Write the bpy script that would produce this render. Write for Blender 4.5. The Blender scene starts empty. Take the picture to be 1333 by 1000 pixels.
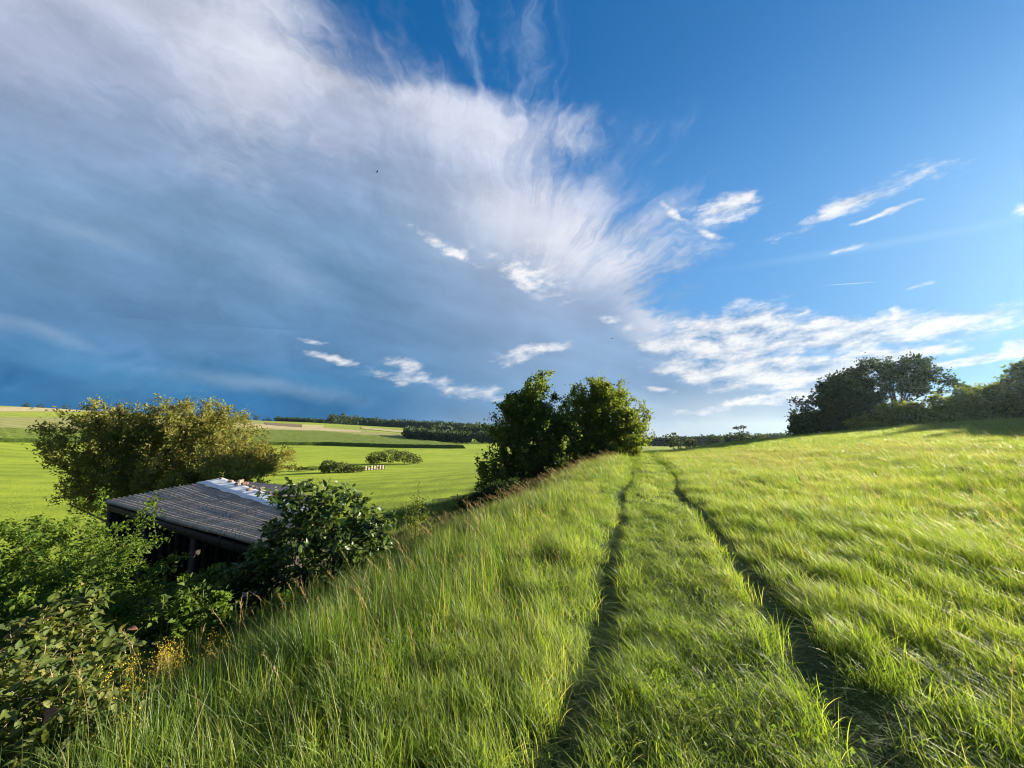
import bpy, bmesh, math, random
import numpy as np
from mathutils import Vector, Quaternion, Matrix

# ------------------------------------------------------------------ camera, world, sun, exposure
SC = bpy.context.scene
COL = SC.collection
R = math.radians
EYE = 1.75
PITCH = R(7.5)
cam_d = bpy.data.cameras.new('camera')
cam_d.sensor_width = 36.0
cam_d.lens = 36.0 * 500.0 / 1333.0
cam_d.clip_start = 0.05
cam_d.clip_end = 20000
cam = bpy.data.objects.new('camera', cam_d)
COL.objects.link(cam)
cam.location = (0, 0, EYE)
cam.rotation_euler = (R(90) + PITCH, 0, 0)
SC.camera = cam

SUN_AZ, SUN_EL = 65.0, 14.5
SUN_DIR = Vector((math.sin(R(SUN_AZ)) * math.cos(R(SUN_EL)), math.cos(R(SUN_AZ)) * math.cos(R(SUN_EL)), math.sin(R(SUN_EL))))
sun_d = bpy.data.lights.new('sun', 'SUN')
sun_d.energy = 5.0
sun_d.angle = R(0.5)
sun_d.color = (1.0, 0.90, 0.70)
sun = bpy.data.objects.new('sun', sun_d)
COL.objects.link(sun)
sun.rotation_euler = SUN_DIR.to_track_quat('Z', 'Y').to_euler()
sun.location = SUN_DIR * 200

vs = SC.view_settings
vs.view_transform = 'Standard'
vs.look = 'None'
vs.gamma = 1.0
EXPO = 2.0
vs.exposure = EXPO
vs.use_curve_mapping = False
cy = SC.cycles
cy.max_bounces = 5
cy.diffuse_bounces = 3
cy.glossy_bounces = 2
cy.transmission_bounces = 3
cy.transparent_max_bounces = 8
cy.volume_bounces = 0
cy.caustics_reflective = False
cy.caustics_refractive = False
cy.use_denoising = True
cy.filter_width = 1.1


def ray(px, py):
    """direction through a pixel of the 1333 x 1000 photograph"""
    dx = (px - 666.5) / 500.0
    dv = (500.0 - py) / 500.0
    return Vector((dx, math.cos(PITCH) - dv * math.sin(PITCH), math.sin(PITCH) + dv * math.cos(PITCH)))


class Nd:
    """a node socket with arithmetic"""
    def __init__(s, t, sock):
        s.t, s.k = t, sock

    def _m(s, op, *a):
        n = s.t.nodes.new('ShaderNodeMath')
        n.operation = op
        for i, v in enumerate((s,) + a):
            if isinstance(v, Nd):
                s.t.links.new(v.k, n.inputs[i])
            else:
                n.inputs[i].default_value = v
        return Nd(s.t, n.outputs[0])

    def __add__(s, o): return s._m('ADD', o)
    __radd__ = __add__
    def __mul__(s, o): return s._m('MULTIPLY', o)
    __rmul__ = __mul__
    def __sub__(s, o): return s._m('SUBTRACT', o)
    def __rsub__(s, o): return (s * -1.0) + o
    def __truediv__(s, o): return s._m('DIVIDE', o)
    def madd(s, a, b): return s._m('MULTIPLY_ADD', a, b)
    def max(s, o): return s._m('MAXIMUM', o)
    def min(s, o): return s._m('MINIMUM', o)
    def pow(s, o): return s._m('POWER', o)
    def sqrt(s): return s._m('SQRT')
    def abs(s): return s._m('ABSOLUTE')
    def clamp(s):
        r = s._m('ADD', 0.0)
        r.k.node.use_clamp = True
        return r

    def smooth(s, a, b, c=0.0, d=1.0):
        n = s.t.nodes.new('ShaderNodeMapRange')
        n.interpolation_type = 'SMOOTHSTEP'
        s.t.links.new(s.k, n.inputs[0])
        for i, v in zip((1, 2, 3, 4), (a, b, c, d)):
            n.inputs[i].default_value = v
        return Nd(s.t, n.outputs[0])


def ntree(t):
    """short hands for one node tree"""
    class T:
        pass
    h = T()

    def new(kind, **kw):
        n = t.nodes.new(kind)
        for k, v in kw.items():
            setattr(n, k, v)
        return n

    def put(sock, v):
        if isinstance(v, Nd):
            t.links.new(v.k, sock)
        elif v is not None:
            sock.default_value = v

    def xyz(x, y, z=0.0):
        n = new('ShaderNodeCombineXYZ')
        for i, v in enumerate((x, y, z)):
            put(n.inputs[i], v)
        return Nd(t, n.outputs[0])

    def sep(v):
        n = new('ShaderNodeSeparateXYZ')
        put(n.inputs[0], v)
        return [Nd(t, o) for o in n.outputs]

    def noise(vec, scale, detail=4, rough=0.55, dist=0.0, col=False, dim='3D', lac=2.0):
        n = new('ShaderNodeTexNoise', noise_dimensions=dim)
        put(n.inputs['Vector'], vec)
        n.inputs['Scale'].default_value = scale
        n.inputs['Detail'].default_value = detail
        n.inputs['Roughness'].default_value = rough
        n.inputs['Lacunarity'].default_value = lac
        n.inputs['Distortion'].default_value = dist
        return Nd(t, n.outputs[1 if col else 0])

    def mix(f, a, b, mode='MIX'):
        n = new('ShaderNodeMix', data_type='RGBA', blend_type=mode)
        put(n.inputs[0], f)
        for i, v in ((6, a), (7, b)):
            if isinstance(v, (tuple, list)):
                v = (*v[:3], 1.0)
            put(n.inputs[i], v)
        return Nd(t, n.outputs[2])

    def ramp(f, stops, interp='LINEAR'):
        n = new('ShaderNodeValToRGB')
        put(n.inputs[0], f)
        cr = n.color_ramp
        cr.interpolation = interp
        while len(cr.elements) < len(stops):
            cr.elements.new(0.5)
        for e, (p, c) in zip(cr.elements, sorted(stops, key=lambda q: q[0])):
            e.position = p
            e.color = (*c[:3], 1.0)
        return Nd(t, n.outputs[0])

    def curve(f, pts):
        """piecewise linear function of f through pts [(x, y)]"""
        pts = sorted(pts)
        x0, x1 = pts[0][0], pts[-1][0]
        ys = [p[1] for p in pts]
        y0, y1 = min(ys), max(ys)
        a = (f - x0) * (1.0 / (x1 - x0))
        g = ramp(a, [((x - x0) / (x1 - x0), ((y - y0) / (y1 - y0),) * 3) for x, y in pts])
        return sep(g)[0].madd(y1 - y0, y0)

    def scale(v, s):
        n = new('ShaderNodeVectorMath', operation='MULTIPLY')
        put(n.inputs[0], v)
        n.inputs[1].default_value = s if isinstance(s, tuple) else (s, s, s)
        return Nd(t, n.outputs[0])

    def vadd(a, b):
        n = new('ShaderNodeVectorMath', operation='ADD')
        put(n.inputs[0], a)
        put(n.inputs[1], b)
        return Nd(t, n.outputs[0])
    h.new, h.put, h.xyz, h.sep, h.noise, h.mix, h.ramp, h.curve, h.scale, h.vadd = new, put, xyz, sep, noise, mix, ramp, curve, scale, vadd
    h.t = t
    return h


def lin(r, g, b):
    f = lambda c: c / 12.92 if c <= 0.04045 else ((c + 0.055) / 1.055) ** 2.4
    return (f(r / 255.0), f(g / 255.0), f(b / 255.0))


SKY_STRENGTH = 0.05


def build_sky():
    w = bpy.data.worlds.new('World')
    SC.world = w
    w.use_nodes = True
    t = w.node_tree
    t.nodes.clear()
    h = ntree(t)
    out = h.new('ShaderNodeOutputWorld')
    bg = h.new('ShaderNodeBackground')
    bg.inputs[1].default_value = SKY_STRENGTH
    t.links.new(bg.outputs[0], out.inputs[0])
    sky = h.new('ShaderNodeTexSky', sky_type='NISHITA', sun_disc=False)
    sky.sun_elevation = R(SUN_EL)
    sky.sun_rotation = R(SUN_AZ)
    sky.air_density = 1.0
    sky.dust_density = 0.4
    sky.ozone_density = 3.0
    tc = h.new('ShaderNodeTexCoord')
    D = Nd(t, tc.outputs['Generated'])
    x, y, z = h.sep(D)
    z = z.max(0.0)
    t.links.new(h.xyz(x, y, z + 0.02).k, sky.inputs[0])
    # stereographic coordinates of the direction, centred on the north (+Y) horizon
    den = (y + 1.0).max(0.04)
    u = x / den
    v = z / den

    def UV(px, py):
        d = ray(px, py).normalized()
        return d.x / (1 + d.y), d.z / (1 + d.y)

    def C(r, g, b, k=1.0):
        c = lin(r, g, b)
        return tuple(q * k / (SKY_STRENGTH * 2 ** EXPO) for q in c)

    # clear air
    gm = h.new('ShaderNodeGamma')
    t.links.new(h.scale(Nd(t, sky.outputs[0]), 0.062).k, gm.inputs[0])
    gm.inputs[1].default_value = 0.75
    kk = 1.0 / (SKY_STRENGTH * 2 ** EXPO)
    base = h.scale(Nd(t, gm.outputs[0]), (0.80 * kk, 1.46 * kk, 2.0 * kk))
    base = h.vadd(base, h.xyz(-0.045 * kk, -0.040 * kk, 0.0))
    mx = h.new('ShaderNodeVectorMath', operation='MAXIMUM')
    t.links.new(base.k, mx.inputs[0])
    mx.inputs[1].default_value = (0.004 * kk, 0.04 * kk, 0.1 * kk)
    base = Nd(t, mx.outputs[0])

    base = h.mix(v.smooth(0.44, 0.04) * 0.85, base, C(108, 168, 226))

    # ---- warps
    uv = h.xyz(u, v, 0.0)
    w1 = h.sep(h.noise(uv, 3.2, 5, 0.6, col=True))
    wu, wv = w1[0] - 0.5, w1[1] - 0.5
    w2 = h.sep(h.noise(uv, 24.0, 4, 0.6, col=True))
    xu, xv = w2[0] - 0.5, w2[1] - 0.5

    # ---- the great anvil cloud that fills the left of the sky
    edge_px = [(-160, 340), (0, 420), (60, 450), (100, 510), (128, 660), (150, 770), (185, 785), (215, 755), (240, 765), (262, 830), (300, 862),
               (345, 868), (400, 880), (440, 915), (470, 1000), (500, 1120), (530, 1250), (566, 1400)]
    pts = []
    for py, px in edge_px:
        a, b = UV(px, py)
        pts.append((b, a))
    ru = u + wu * 0.11 + xu * 0.012
    rv = v + wv * 0.11 + xv * 0.012
    ue = h.curve(rv, pts)
    inside = ue - ru                                           # > 0 within the cloud
    # streaks sweep up and to the right, as the fan of ice blown off the top
    fu, fv = UV(660, 440)
    th = (v - fv)._m('ARCTAN2', u - fu)
    rad = ((u - fu) * (u - fu) + (v - fv) * (v - fv)).sqrt()
    streak = h.noise(h.xyz(th * 1.15 + wu * 1.3, rad * 1.7 + wv * 0.7, 3.0), 4.2, 8, 0.64)
    streak = (streak - 0.5) * rad.smooth(0.06, 0.24) + 0.5
    fine = h.noise(h.xyz(th * 3.6 + wu * 2.6, rad * 2.4 + wv * 1.0, 8.0), 5.0, 7, 0.62)
    fluff = h.noise(h.xyz(u + wu * 0.1, v * 1.4, 1.0), 9.0, 9, 0.62)
    soft = v.smooth(0.12, 0.36, 0.032, 0.125)                  # high up the border is feathered
    anv = (inside + (streak - 0.5) * 0.34 + (fine - 0.5) * 0.16 + (fluff - 0.5) * 0.10) / soft
    anvil = anv.smooth(-0.9, 1.5)

    def vy(py, px=300):
        return UV(px, py)[1]
    vmax = 0.62

    def vramp(pairs, px):
        return [(max(0.0, min(1.0, vy(py, px) / vmax)), C(*c)) for py, c in pairs]
    vv = (v + wv * 0.10 + (streak - 0.5) * 0.10) * (1.0 / vmax)
    left = h.ramp(vv, vramp([(566, (44, 108, 164)), (525, (54, 118, 170)), (490, (74, 132, 178)), (440, (98, 142, 186)), (370, (108, 148, 188)),
                             (290, (122, 156, 192)), (200, (142, 166, 200)), (120, (172, 184, 212)), (40, (196, 204, 224)), (-60, (160, 172, 200))], 250), 'EASE')
    right = h.ramp(vv, vramp([(566, (192, 202, 214)), (545, (152, 180, 208)), (510, (134, 168, 206)), (450, (140, 170, 206)), (370, (160, 180, 212)),
                              (300, (196, 206, 228)), (200, (206, 214, 236)), (100, (184, 196, 226)), (0, (150, 176, 220))], 780), 'EASE')
    fr = (u + wu * 0.12).smooth(-0.22, 0.085)
    body = h.mix(fr, left, right)
    # folds in the cloud base
    fold = h.noise(h.xyz(u * 1.3 + wu * 0.3, v * 3.6 + u * 0.9, 7.0), 5.5, 6, 0.55)
    fm = (fold - 0.5).madd(0.72, 1.0) + (streak - 0.5) * 0.42 + (fluff - 0.5) * 0.34
    bs = h.new('ShaderNodeVectorMath', operation='SCALE')
    t.links.new(body.k, bs.inputs[0])
    t.links.new(fm.k, bs.inputs[3])
    body = Nd(t, bs.outputs[0])

    def ell(px, py, ax, ay, ang, cu=None, cv=None, grow=1.0):
        """1 at the centre of an ellipse given in photograph pixels, 0 on its rim, negative outside"""
        a, b = UV(px, py)
        a2, b2 = UV(px + 6, py)
        k = math.hypot(a2 - a, b2 - b) / 6.0
        ca, sa = math.cos(R(ang)), math.sin(R(ang))
        du = (cu or ru2) - a
        dv = (cv or rv2) - b
        p = du.madd(ca, dv * sa) * (1.0 / (ax * k * grow))
        q = dv.madd(ca, du * -sa) * (1.0 / (ay * k * grow))
        return 1.0 - (p * p + q * q).sqrt()

    # bright rim and the sunlit billows on the right border of the anvil
    ru2 = u + wu * 0.05 + xu * 0.016
    rv2 = v + wv * 0.05 + xv * 0.012
    glow = None
    for e in ((742, 200, 150, 46, 52), (800, 335, 130, 56, 0), (850, 420, 90, 50, -60), (330, 60, 190, 110, 70), (640, 170, 190, 60, -12), (700, 290, 130, 50, -10)):
        g = ell(*e)
        glow = g if glow is None else glow.max(g)
    glow = (glow + (streak - 0.5) * 1.5 + (fluff - 0.5) * 0.7).smooth(-0.1, 1.25)
    body = h.mix(glow * 0.78, body, C(230, 234, 246))
    billow = (ell(790, 322, 125, 44, 4).max(ell(745, 190, 120, 34, 56)) + (fluff - 0.5) * 2.0 + (fine - 0.5) * 1.2).smooth(0.1, 1.1)
    body = h.mix(billow * 0.75, body, C(240, 242, 250))
    # dark shelf and lighter seam low on the left
    seam = (ell(60, 435, 140, 24, -24).max(ell(330, 500, 260, 20, -7)).max(ell(120, 300, 100, 22, -10)).max(ell(390, 360, 90, 40, -20)) + (fluff - 0.5) * 1.6).smooth(0.0, 1.3)
    body = h.mix(seam * 0.30, body, C(176, 196, 220))
    lower = ell(30, 490, 150, 32, -14).smooth(-0.1, 0.8)
    body = h.mix(lower * 0.35, body, C(34, 92, 152))
    # wisps reaching up into the blue
    wis = (ell(695, 70, 120, 60, 97).max(ell(612, 30, 80, 36, 100)) + (streak - 0.5) * 2.0 + (fine - 0.5) * 2.6).smooth(0.15, 1.5)
    col = h.mix((wis * 0.36), base, C(170, 196, 232))
    col = h.mix(anvil, col, body)

    # ---- low haze bank over the far right horizon
    hz = (ell(960, 560, 360, 80, 0) + (fluff - 0.5) * 0.6).smooth(-0.1, 0.9)
    col = h.mix(hz * 0.65, col, C(190, 206, 222))

    # ---- altocumulus sheet on the right, and the small separate clouds
    det = h.noise(h.xyz(u + wu * 0.05, v * 2.3 - u * 0.30, 4.0), 26.0, 9, 0.64)
    det2 = h.noise(h.xyz(u - 0.012 + wu * 0.05, v * 2.3 - u * 0.30 - 0.026, 4.0), 26.0, 6, 0.62)
    sheet = None
    for e in ((1085, 432, 240, 38, -1), (950, 438, 140, 56, 4), (1000, 482, 190, 34, -3), (1110, 470, 140, 26, 6), (1275, 470, 100, 11, 3),
              (1345, 455, 40, 30, 20), (1050, 515, 130, 14, 4), (1240, 415, 80, 14, 6)):
        g = ell(*e)
        sheet = g if sheet is None else sheet.max(g)
    shm = (sheet * 1.9 + (det - 0.5) * 1.9 + (fluff - 0.5) * 1.6).smooth(-0.05, 0.85)
    shade = (det - det2).madd(2.6, 0.60) + (det - 0.5) * 0.9
    shc = h.mix(shade.clamp(), C(128, 164, 208), C(250, 250, 250))
    col = h.mix(shm * 0.93, col, shc)

    small = None
    for e in ((948, 270, 46, 17, 8), (975, 258, 20, 9, 12), (1102, 272, 92, 15, 19), (1150, 283, 40, 4, 12), (868, 278, 15, 5, -38), (886, 290, 14, 4, -24), (926, 306, 18, 4, -20), (1112, 324, 25, 5, 3),
              (1322, 278, 13, 13, 50), (668, 461, 28, 10, 6), (704, 453, 36, 8, 4), (590, 503, 84, 10, -9), (532, 477, 30, 9, -18), (440, 464, 38, 6, -16),
              (418, 441, 17, 4, -8), (684, 358, 56, 17, -22), (590, 328, 50, 7, -22), (792, 410, 18, 7, -12), (822, 427, 13, 8, 10),
              (880, 535, 17, 7, -4), (930, 534, 26, 8, 2), (846, 508, 28, 5, -3), (1195, 374, 20, 4, 8), (1050, 405, 16, 4, 20), 
              (1168, 410, 26, 9, 80)):
        g = ell(*e, grow=1.3)
        small = g if small is None else small.max(g)
    smm = (small * 1.15 + (det - 0.5) * 3.2 + (fluff - 0.5) * 1.6).smooth(0.02, 1.25)
    smc = h.mix(((det - det2).madd(3.0, 0.74) + (v - rv2) * 2.0).clamp(), C(150, 178, 214), C(250, 250, 252))
    low = v.smooth(vy(540, 700), vy(380, 700), 0.72, 0.95)
    col = h.mix(smm * low, col, smc)

    # ---- contrail and a crepuscular light streak painted as a pale band
    con = ell(1107, 369.5, 46, 1.3, -3.4, u, v).smooth(0.0, 0.7)
    col = h.mix(con * 0.55, col, C(220, 232, 246))
    old = ell(1150, 318, 330, 13, 2.4, u, v).smooth(0.0, 1.2)
    col = h.mix(old * 0.25, col, C(190, 222, 250))
    h.put(bg.inputs[0], col)
    w.cycles.sampling_method = 'MANUAL'
    w.cycles.sample_map_resolution = 512


build_sky()


# ------------------------------------------------------------------ tags and mesh helpers
def tag(o, label=None, cat=None, group=None, kind=None):
    if label:
        o['label'] = label
    if cat:
        o['category'] = cat
    if group:
        o['group'] = group
    if kind:
        o['kind'] = kind
    return o


def empty(name, loc, label=None, cat=None, group=None, rz=0.0):
    o = bpy.data.objects.new(name, None)
    COL.objects.link(o)
    o.empty_display_size = 0.2
    o.location = loc
    o.rotation_euler = (0, 0, rz)
    return tag(o, label, cat, group)


def np_mesh(name, V, F, mat=None, attrs=None, smooth=False, fac_mat=None):
    """mesh from numpy: V (n,3), F (m,k) faces all of k corners (or a list of such arrays)"""
    me = bpy.data.meshes.new(name)
    Fs = F if isinstance(F, list) else [F]
    Fs = [f for f in Fs if len(f)]
    V = np.ascontiguousarray(V, dtype=np.float32)
    me.vertices.add(len(V))
    me.vertices.foreach_set('co', V.ravel())
    nl = sum(f.size for f in Fs)
    npoly = sum(len(f) for f in Fs)
    me.loops.add(nl)
    me.polygons.add(npoly)
    me.loops.foreach_set('vertex_index', np.concatenate([f.ravel() for f in Fs]).astype(np.int32))
    tot = np.concatenate([np.full(len(f), f.shape[1], dtype=np.int32) for f in Fs])
    st = np.concatenate([[0], np.cumsum(tot)[:-1]]).astype(np.int32)
    me.polygons.foreach_set('loop_start', st)
    me.polygons.foreach_set('loop_total', tot)
    if smooth:
        me.polygons.foreach_set('use_smooth', np.ones(npoly, dtype=bool))
    if isinstance(mat, (list, tuple)):
        for m in mat:
            me.materials.append(m)
        if fac_mat is not None:
            me.polygons.foreach_set('material_index', np.asarray(fac_mat, dtype=np.int32))
    elif mat:
        me.materials.append(mat)
    for k, a in (attrs or {}).items():
        at = me.attributes.new(k, 'FLOAT', 'POINT')
        at.data.foreach_set('value', np.asarray(a, dtype=np.float32))
    me.update(calc_edges=True)
    me.validate()
    return me


def link(name, me, parent=None, loc=None):
    o = bpy.data.objects.new(name, me)
    COL.objects.link(o)
    if parent:
        o.parent = parent
    if loc is not None:
        o.location = loc
    return o


class MB:
    """collects quads and triangles"""
    def __init__(s):
        s.v, s.q, s.t = [], [], []

    def add(s, v, q=(), t=()):
        k = len(s.v)
        s.v += [tuple(p) for p in v]
        s.q += [tuple(i + k for i in f) for f in q]
        s.t += [tuple(i + k for i in f) for f in t]

    def box(s, c, sz, M=None):
        hx, hy, hz = (a / 2 for a in sz)
        vv = [Vector((x, y, z)) for x in (-hx, hx) for y in (-hy, hy) for z in (-hz, hz)]
        if M is not None:
            vv = [M @ p for p in vv]
        s.add([p + Vector(c) for p in vv], [(0, 1, 3, 2), (4, 6, 7, 5), (0, 4, 5, 1), (2, 3, 7, 6), (0, 2, 6, 4), (1, 5, 7, 3)])

    def bar(s, a, b, w, h, up=(0, 0, 1)):
        a, b = Vector(a), Vector(b)
        d = b - a
        L = d.length
        d.normalize()
        sd = d.cross(Vector(up)).normalized()
        u = sd.cross(d)
        M = Matrix((d, sd, u)).transposed()
        s.box((a + b) / 2, (L, w, h), M)

    def tube(s, pts, rad, n=6, cap=True):
        pts = [Vector(p) for p in pts]
        if not isinstance(rad, (list, tuple)):
            rad = [rad] * len(pts)
        k = len(s.v)
        ref = None
        for i, p in enumerate(pts):
            d = (pts[min(i + 1, len(pts) - 1)] - pts[max(i - 1, 0)]).normalized()
            if ref is None:
                ref = d.orthogonal().normalized()
            ref = (ref - d * ref.dot(d)).normalized()
            b = d.cross(ref)
            for j in range(n):
                a = 2 * math.pi * j / n
                s.v.append(tuple(p + (ref * math.cos(a) + b * math.sin(a)) * rad[i]))
        for i in range(len(pts) - 1):
            for j in range(n):
                j2 = (j + 1) % n
                s.q.append((k + i * n + j, k + i * n + j2, k + (i + 1) * n + j2, k + (i + 1) * n + j))
        if cap:
            e = k + (len(pts) - 1) * n
            for j in range(1, n - 1):
                s.t.append((e, e + j, e + j + 1))
                s.t.append((k, k + j + 1, k + j))

    def mesh(s, name, mat, smooth=False):
        F = []
        if s.q:
            F.append(np.array(s.q, dtype=np.int32))
        if s.t:
            F.append(np.array(s.t, dtype=np.int32))
        return np_mesh(name, np.array(s.v, dtype=np.float32).reshape(-1, 3), F, mat, smooth=smooth)

    def build(s, name, mat, parent=None, loc=None, smooth=False):
        return link(name, s.mesh(name, mat, smooth), parent, loc)


def sstep(a, b, x):
    t = np.clip((x - a) / (b - a), 0, 1)
    return t * t * (3 - 2 * t)


_ph = np.random.RandomState(5).rand(24, 4)


def wob(x, y, s, k=0):
    """cheap smooth noise, about -1..1"""
    r = 0
    for i in range(5):
        p = _ph[(i + k * 5) % 24]
        a = p[0] * 6.283
        f = s * (0.7 + 0.9 * p[1])
        r = r + np.sin((x * math.cos(a) + y * math.sin(a)) * f * 6.283 + p[2] * 6.283)
    return r / 2.6


# ------------------------------------------------------------------ the lie of the land
def qof(x, y):
    """sideways distance to the middle of the farm track, right is positive"""
    bend = np.where(y > 24, -0.010 * (y - 24) ** 2, 0.0) * np.where(y > 60, 0, 1) + np.where(y > 60, -0.010 * 36 ** 2, 0.0)
    return (x - 0.45 - 0.33 * y - 0.12 * np.sin(y * 0.35 + 1.0) - 0.06 * np.sin(y * 0.9) - bend * 0.35 + 0.13 * np.clip(4.4 - y, 0, 4)) * 0.95


_LQ = np.array([-400, -110, -80, -45, -28, -18, -13, -9, -6, -4, -2.6, 0, 2, 5, 14, 25, 42, 60, 90, 140, 400.0])
_LZ = np.array([-6.5, -6.5, -6.4, -5.9, -4.7, -3.7, -3.2, -2.45, -1.35, -0.5, -0.05, 0, 0.02, 0.18, 1.10, 2.0, 3.75, 5.4, 7.6, 9.5, 10.0])
_qs = np.arange(-400, 400, 0.25)
_zs = np.interp(_qs, _LQ, _LZ)
_k = np.hanning(9)
_k /= _k.sum()
_zs = np.convolve(np.pad(_zs, 4, mode='edge'), _k, mode='valid')
_RA = np.array([-180, -120, -90, -60, -53, -40, -28, -15, -6, 3, 10, 22, 40, 60, 90, 180.0])
_RH = np.array([4, 14, 28, 30, 29, 23, 18.5, 12, 7, 3, -4, -9, -9, 4, 10, 4.0])


def ground(x, y):
    x = np.asarray(x, dtype=float)
    y = np.asarray(y, dtype=float)
    q = qof(x, y)
    r = np.hypot(x, y)
    z = np.interp(q, _qs, _zs)
    st = 34 + 0.38 * np.clip(q - 2, 0, None)
    e = np.clip(y - st, 0, None)
    fall = np.where(e < 30, 0.0042 * e * e, 0.0042 * 900 + (e - 30) * 0.25) * sstep(-14, -2, q)
    z = np.maximum(z - fall, -9.0)
    # ruts of the track and small unevenness
    for s in (-0.82, 0.82):
        z = z - 0.11 * np.exp(-((q - s) / 0.17) ** 2) * sstep(80, 40, r)
    z = z + 0.035 * wob(x, y, 0.22) * sstep(120, 20, r) + 0.06 * wob(x, y, 0.07, 1) * sstep(-3, -1, -np.abs(q) * 0 - 2)
    # the far country
    az = np.degrees(np.arctan2(x, y))
    H = np.interp(az, _RA, _RH)
    zf = -6.5 + (H + 6.5) * sstep(140, 640, r) + 0.5 * wob(x, y, 0.006, 2) * sstep(150, 400, r)
    zf = zf - np.clip(r - 700, 0, None) * 0.012
    w = sstep(62, 135, r)
    return z * (1 - w) + zf * w


def gz(x, y):
    return float(ground(x, y))


_HT = np.geomspace(0.8, 1000, 1400)


def hit(px, py, dz=0.0, rmax=900.0):
    """where the sight line of a photograph pixel meets the land (raised by dz)"""
    d = ray(px, py)
    hl = math.hypot(d.x, d.y)
    t = _HT / hl
    t = t[_HT < rmax]
    g = EYE + d.z * t - ground(d.x * t, d.y * t) - dz
    k = np.argmax(g < 0)
    if not (g < 0).any() or k == 0:
        return None
    f = g[k - 1] / (g[k - 1] - g[k])
    b = float(t[k - 1] + (t[k] - t[k - 1]) * f)
    return Vector((d.x * b, d.y * b, gz(d.x * b, d.y * b)))


def skyline(px):
    """pixel row of the land's own skyline in a photograph column"""
    d = ray(px, 560)
    hl = math.hypot(d.x, d.y)
    t = _HT / hl
    x, y = d.x * t, d.y * t
    z = ground(x, y) - EYE
    k = int(np.argmax(z / y))
    return project((x[k], y[k], z[k] + EYE))[1], float(y[k])


def project(p):
    y, z = p[1], p[2] - EYE
    dep = y * math.cos(PITCH) + z * math.sin(PITCH)
    up = z * math.cos(PITCH) - y * math.sin(PITCH)
    return 666.5 + 500 * p[0] / dep, 500 - 500 * up / dep


def at_depth(px, Y):
    """ground point in the direction of a photograph column, Y metres ahead"""
    x = (px - 666.5) / 500.0 * Y
    return Vector((x, Y, gz(x, Y)))


def zat(px, py, Y):
    """height of the sight line through a pixel, Y metres ahead"""
    d = ray(px, py)
    return EYE + d.z * Y / d.y


# ------------------------------------------------------------------ materials
MATS = {}


def principled(name, rough=0.7, spec=0.3):
    m = bpy.data.materials.new(name)
    m.use_nodes = True
    t = m.node_tree
    b = t.nodes['Principled BSDF']
    b.inputs['Roughness'].default_value = rough
    b.inputs['Specular IOR Level'].default_value = spec
    MATS[name] = m
    return m, ntree(t), b


def simple_mat(name, c1, c2, scale=8.0, rough=0.8, spec=0.25, bump=0.0, detail=5):
    m, h, b = principled(name, rough, spec)
    tc = h.new('ShaderNodeTexCoord')
    n = h.noise(Nd(h.t, tc.outputs['Object']), scale, detail, 0.6)
    h.put(b.inputs['Base Color'], h.mix(n.smooth(0.3, 0.7), c1, c2))
    if bump:
        bp = h.new('ShaderNodeBump')
        bp.inputs['Strength'].default_value = bump
        h.put(bp.inputs['Height'], n)
        h.t.links.new(bp.outputs[0], b.inputs['Normal'])
    return m


def leaf_mat(name, cols, trans=0.42, rough=0.65, spec=0.14, tcol=None, patch=0.6, tboost=1.5):
    """foliage: the attribute rnd picks a colour for each leaf, thin leaves let light through"""
    m = bpy.data.materials.new(name)
    m.use_nodes = True
    t = m.node_tree
    t.nodes.clear()
    h = ntree(t)
    out = h.new('ShaderNodeOutputMaterial')
    at = h.new('ShaderNodeAttribute', attribute_name='rnd')
    geo = h.new('ShaderNodeNewGeometry')
    oi = h.new('ShaderNodeObjectInfo')
    nz = h.noise(Nd(t, geo.outputs['Position']), patch, 3, 0.55)
    f = (Nd(t, at.outputs['Fac']) * 0.75 + (nz - 0.5) * 0.7 + Nd(t, oi.outputs['Random']) * 0.2).clamp()
    k = len(cols) - 1
    c = h.ramp(f, [(0.06 + 0.88 * i / k, q) for i, q in enumerate(cols)])
    p = h.new('ShaderNodeBsdfPrincipled')
    p.inputs['Roughness'].default_value = rough
    p.inputs['Specular IOR Level'].default_value = spec
    h.put(p.inputs['Base Color'], c)
    tr = h.new('ShaderNodeBsdfTranslucent')
    h.put(tr.inputs[0], h.scale(c, tuple(tboost * q for q in (tcol or (1.25, 1.15, 0.55)))))
    mx = h.new('ShaderNodeMixShader')
    mx.inputs[0].default_value = trans
    t.links.new(p.outputs[0], mx.inputs[1])
    t.links.new(tr.outputs[0], mx.inputs[2])
    t.links.new(mx.outputs[0], out.inputs[0])
    MATS[name] = m
    return m


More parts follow.
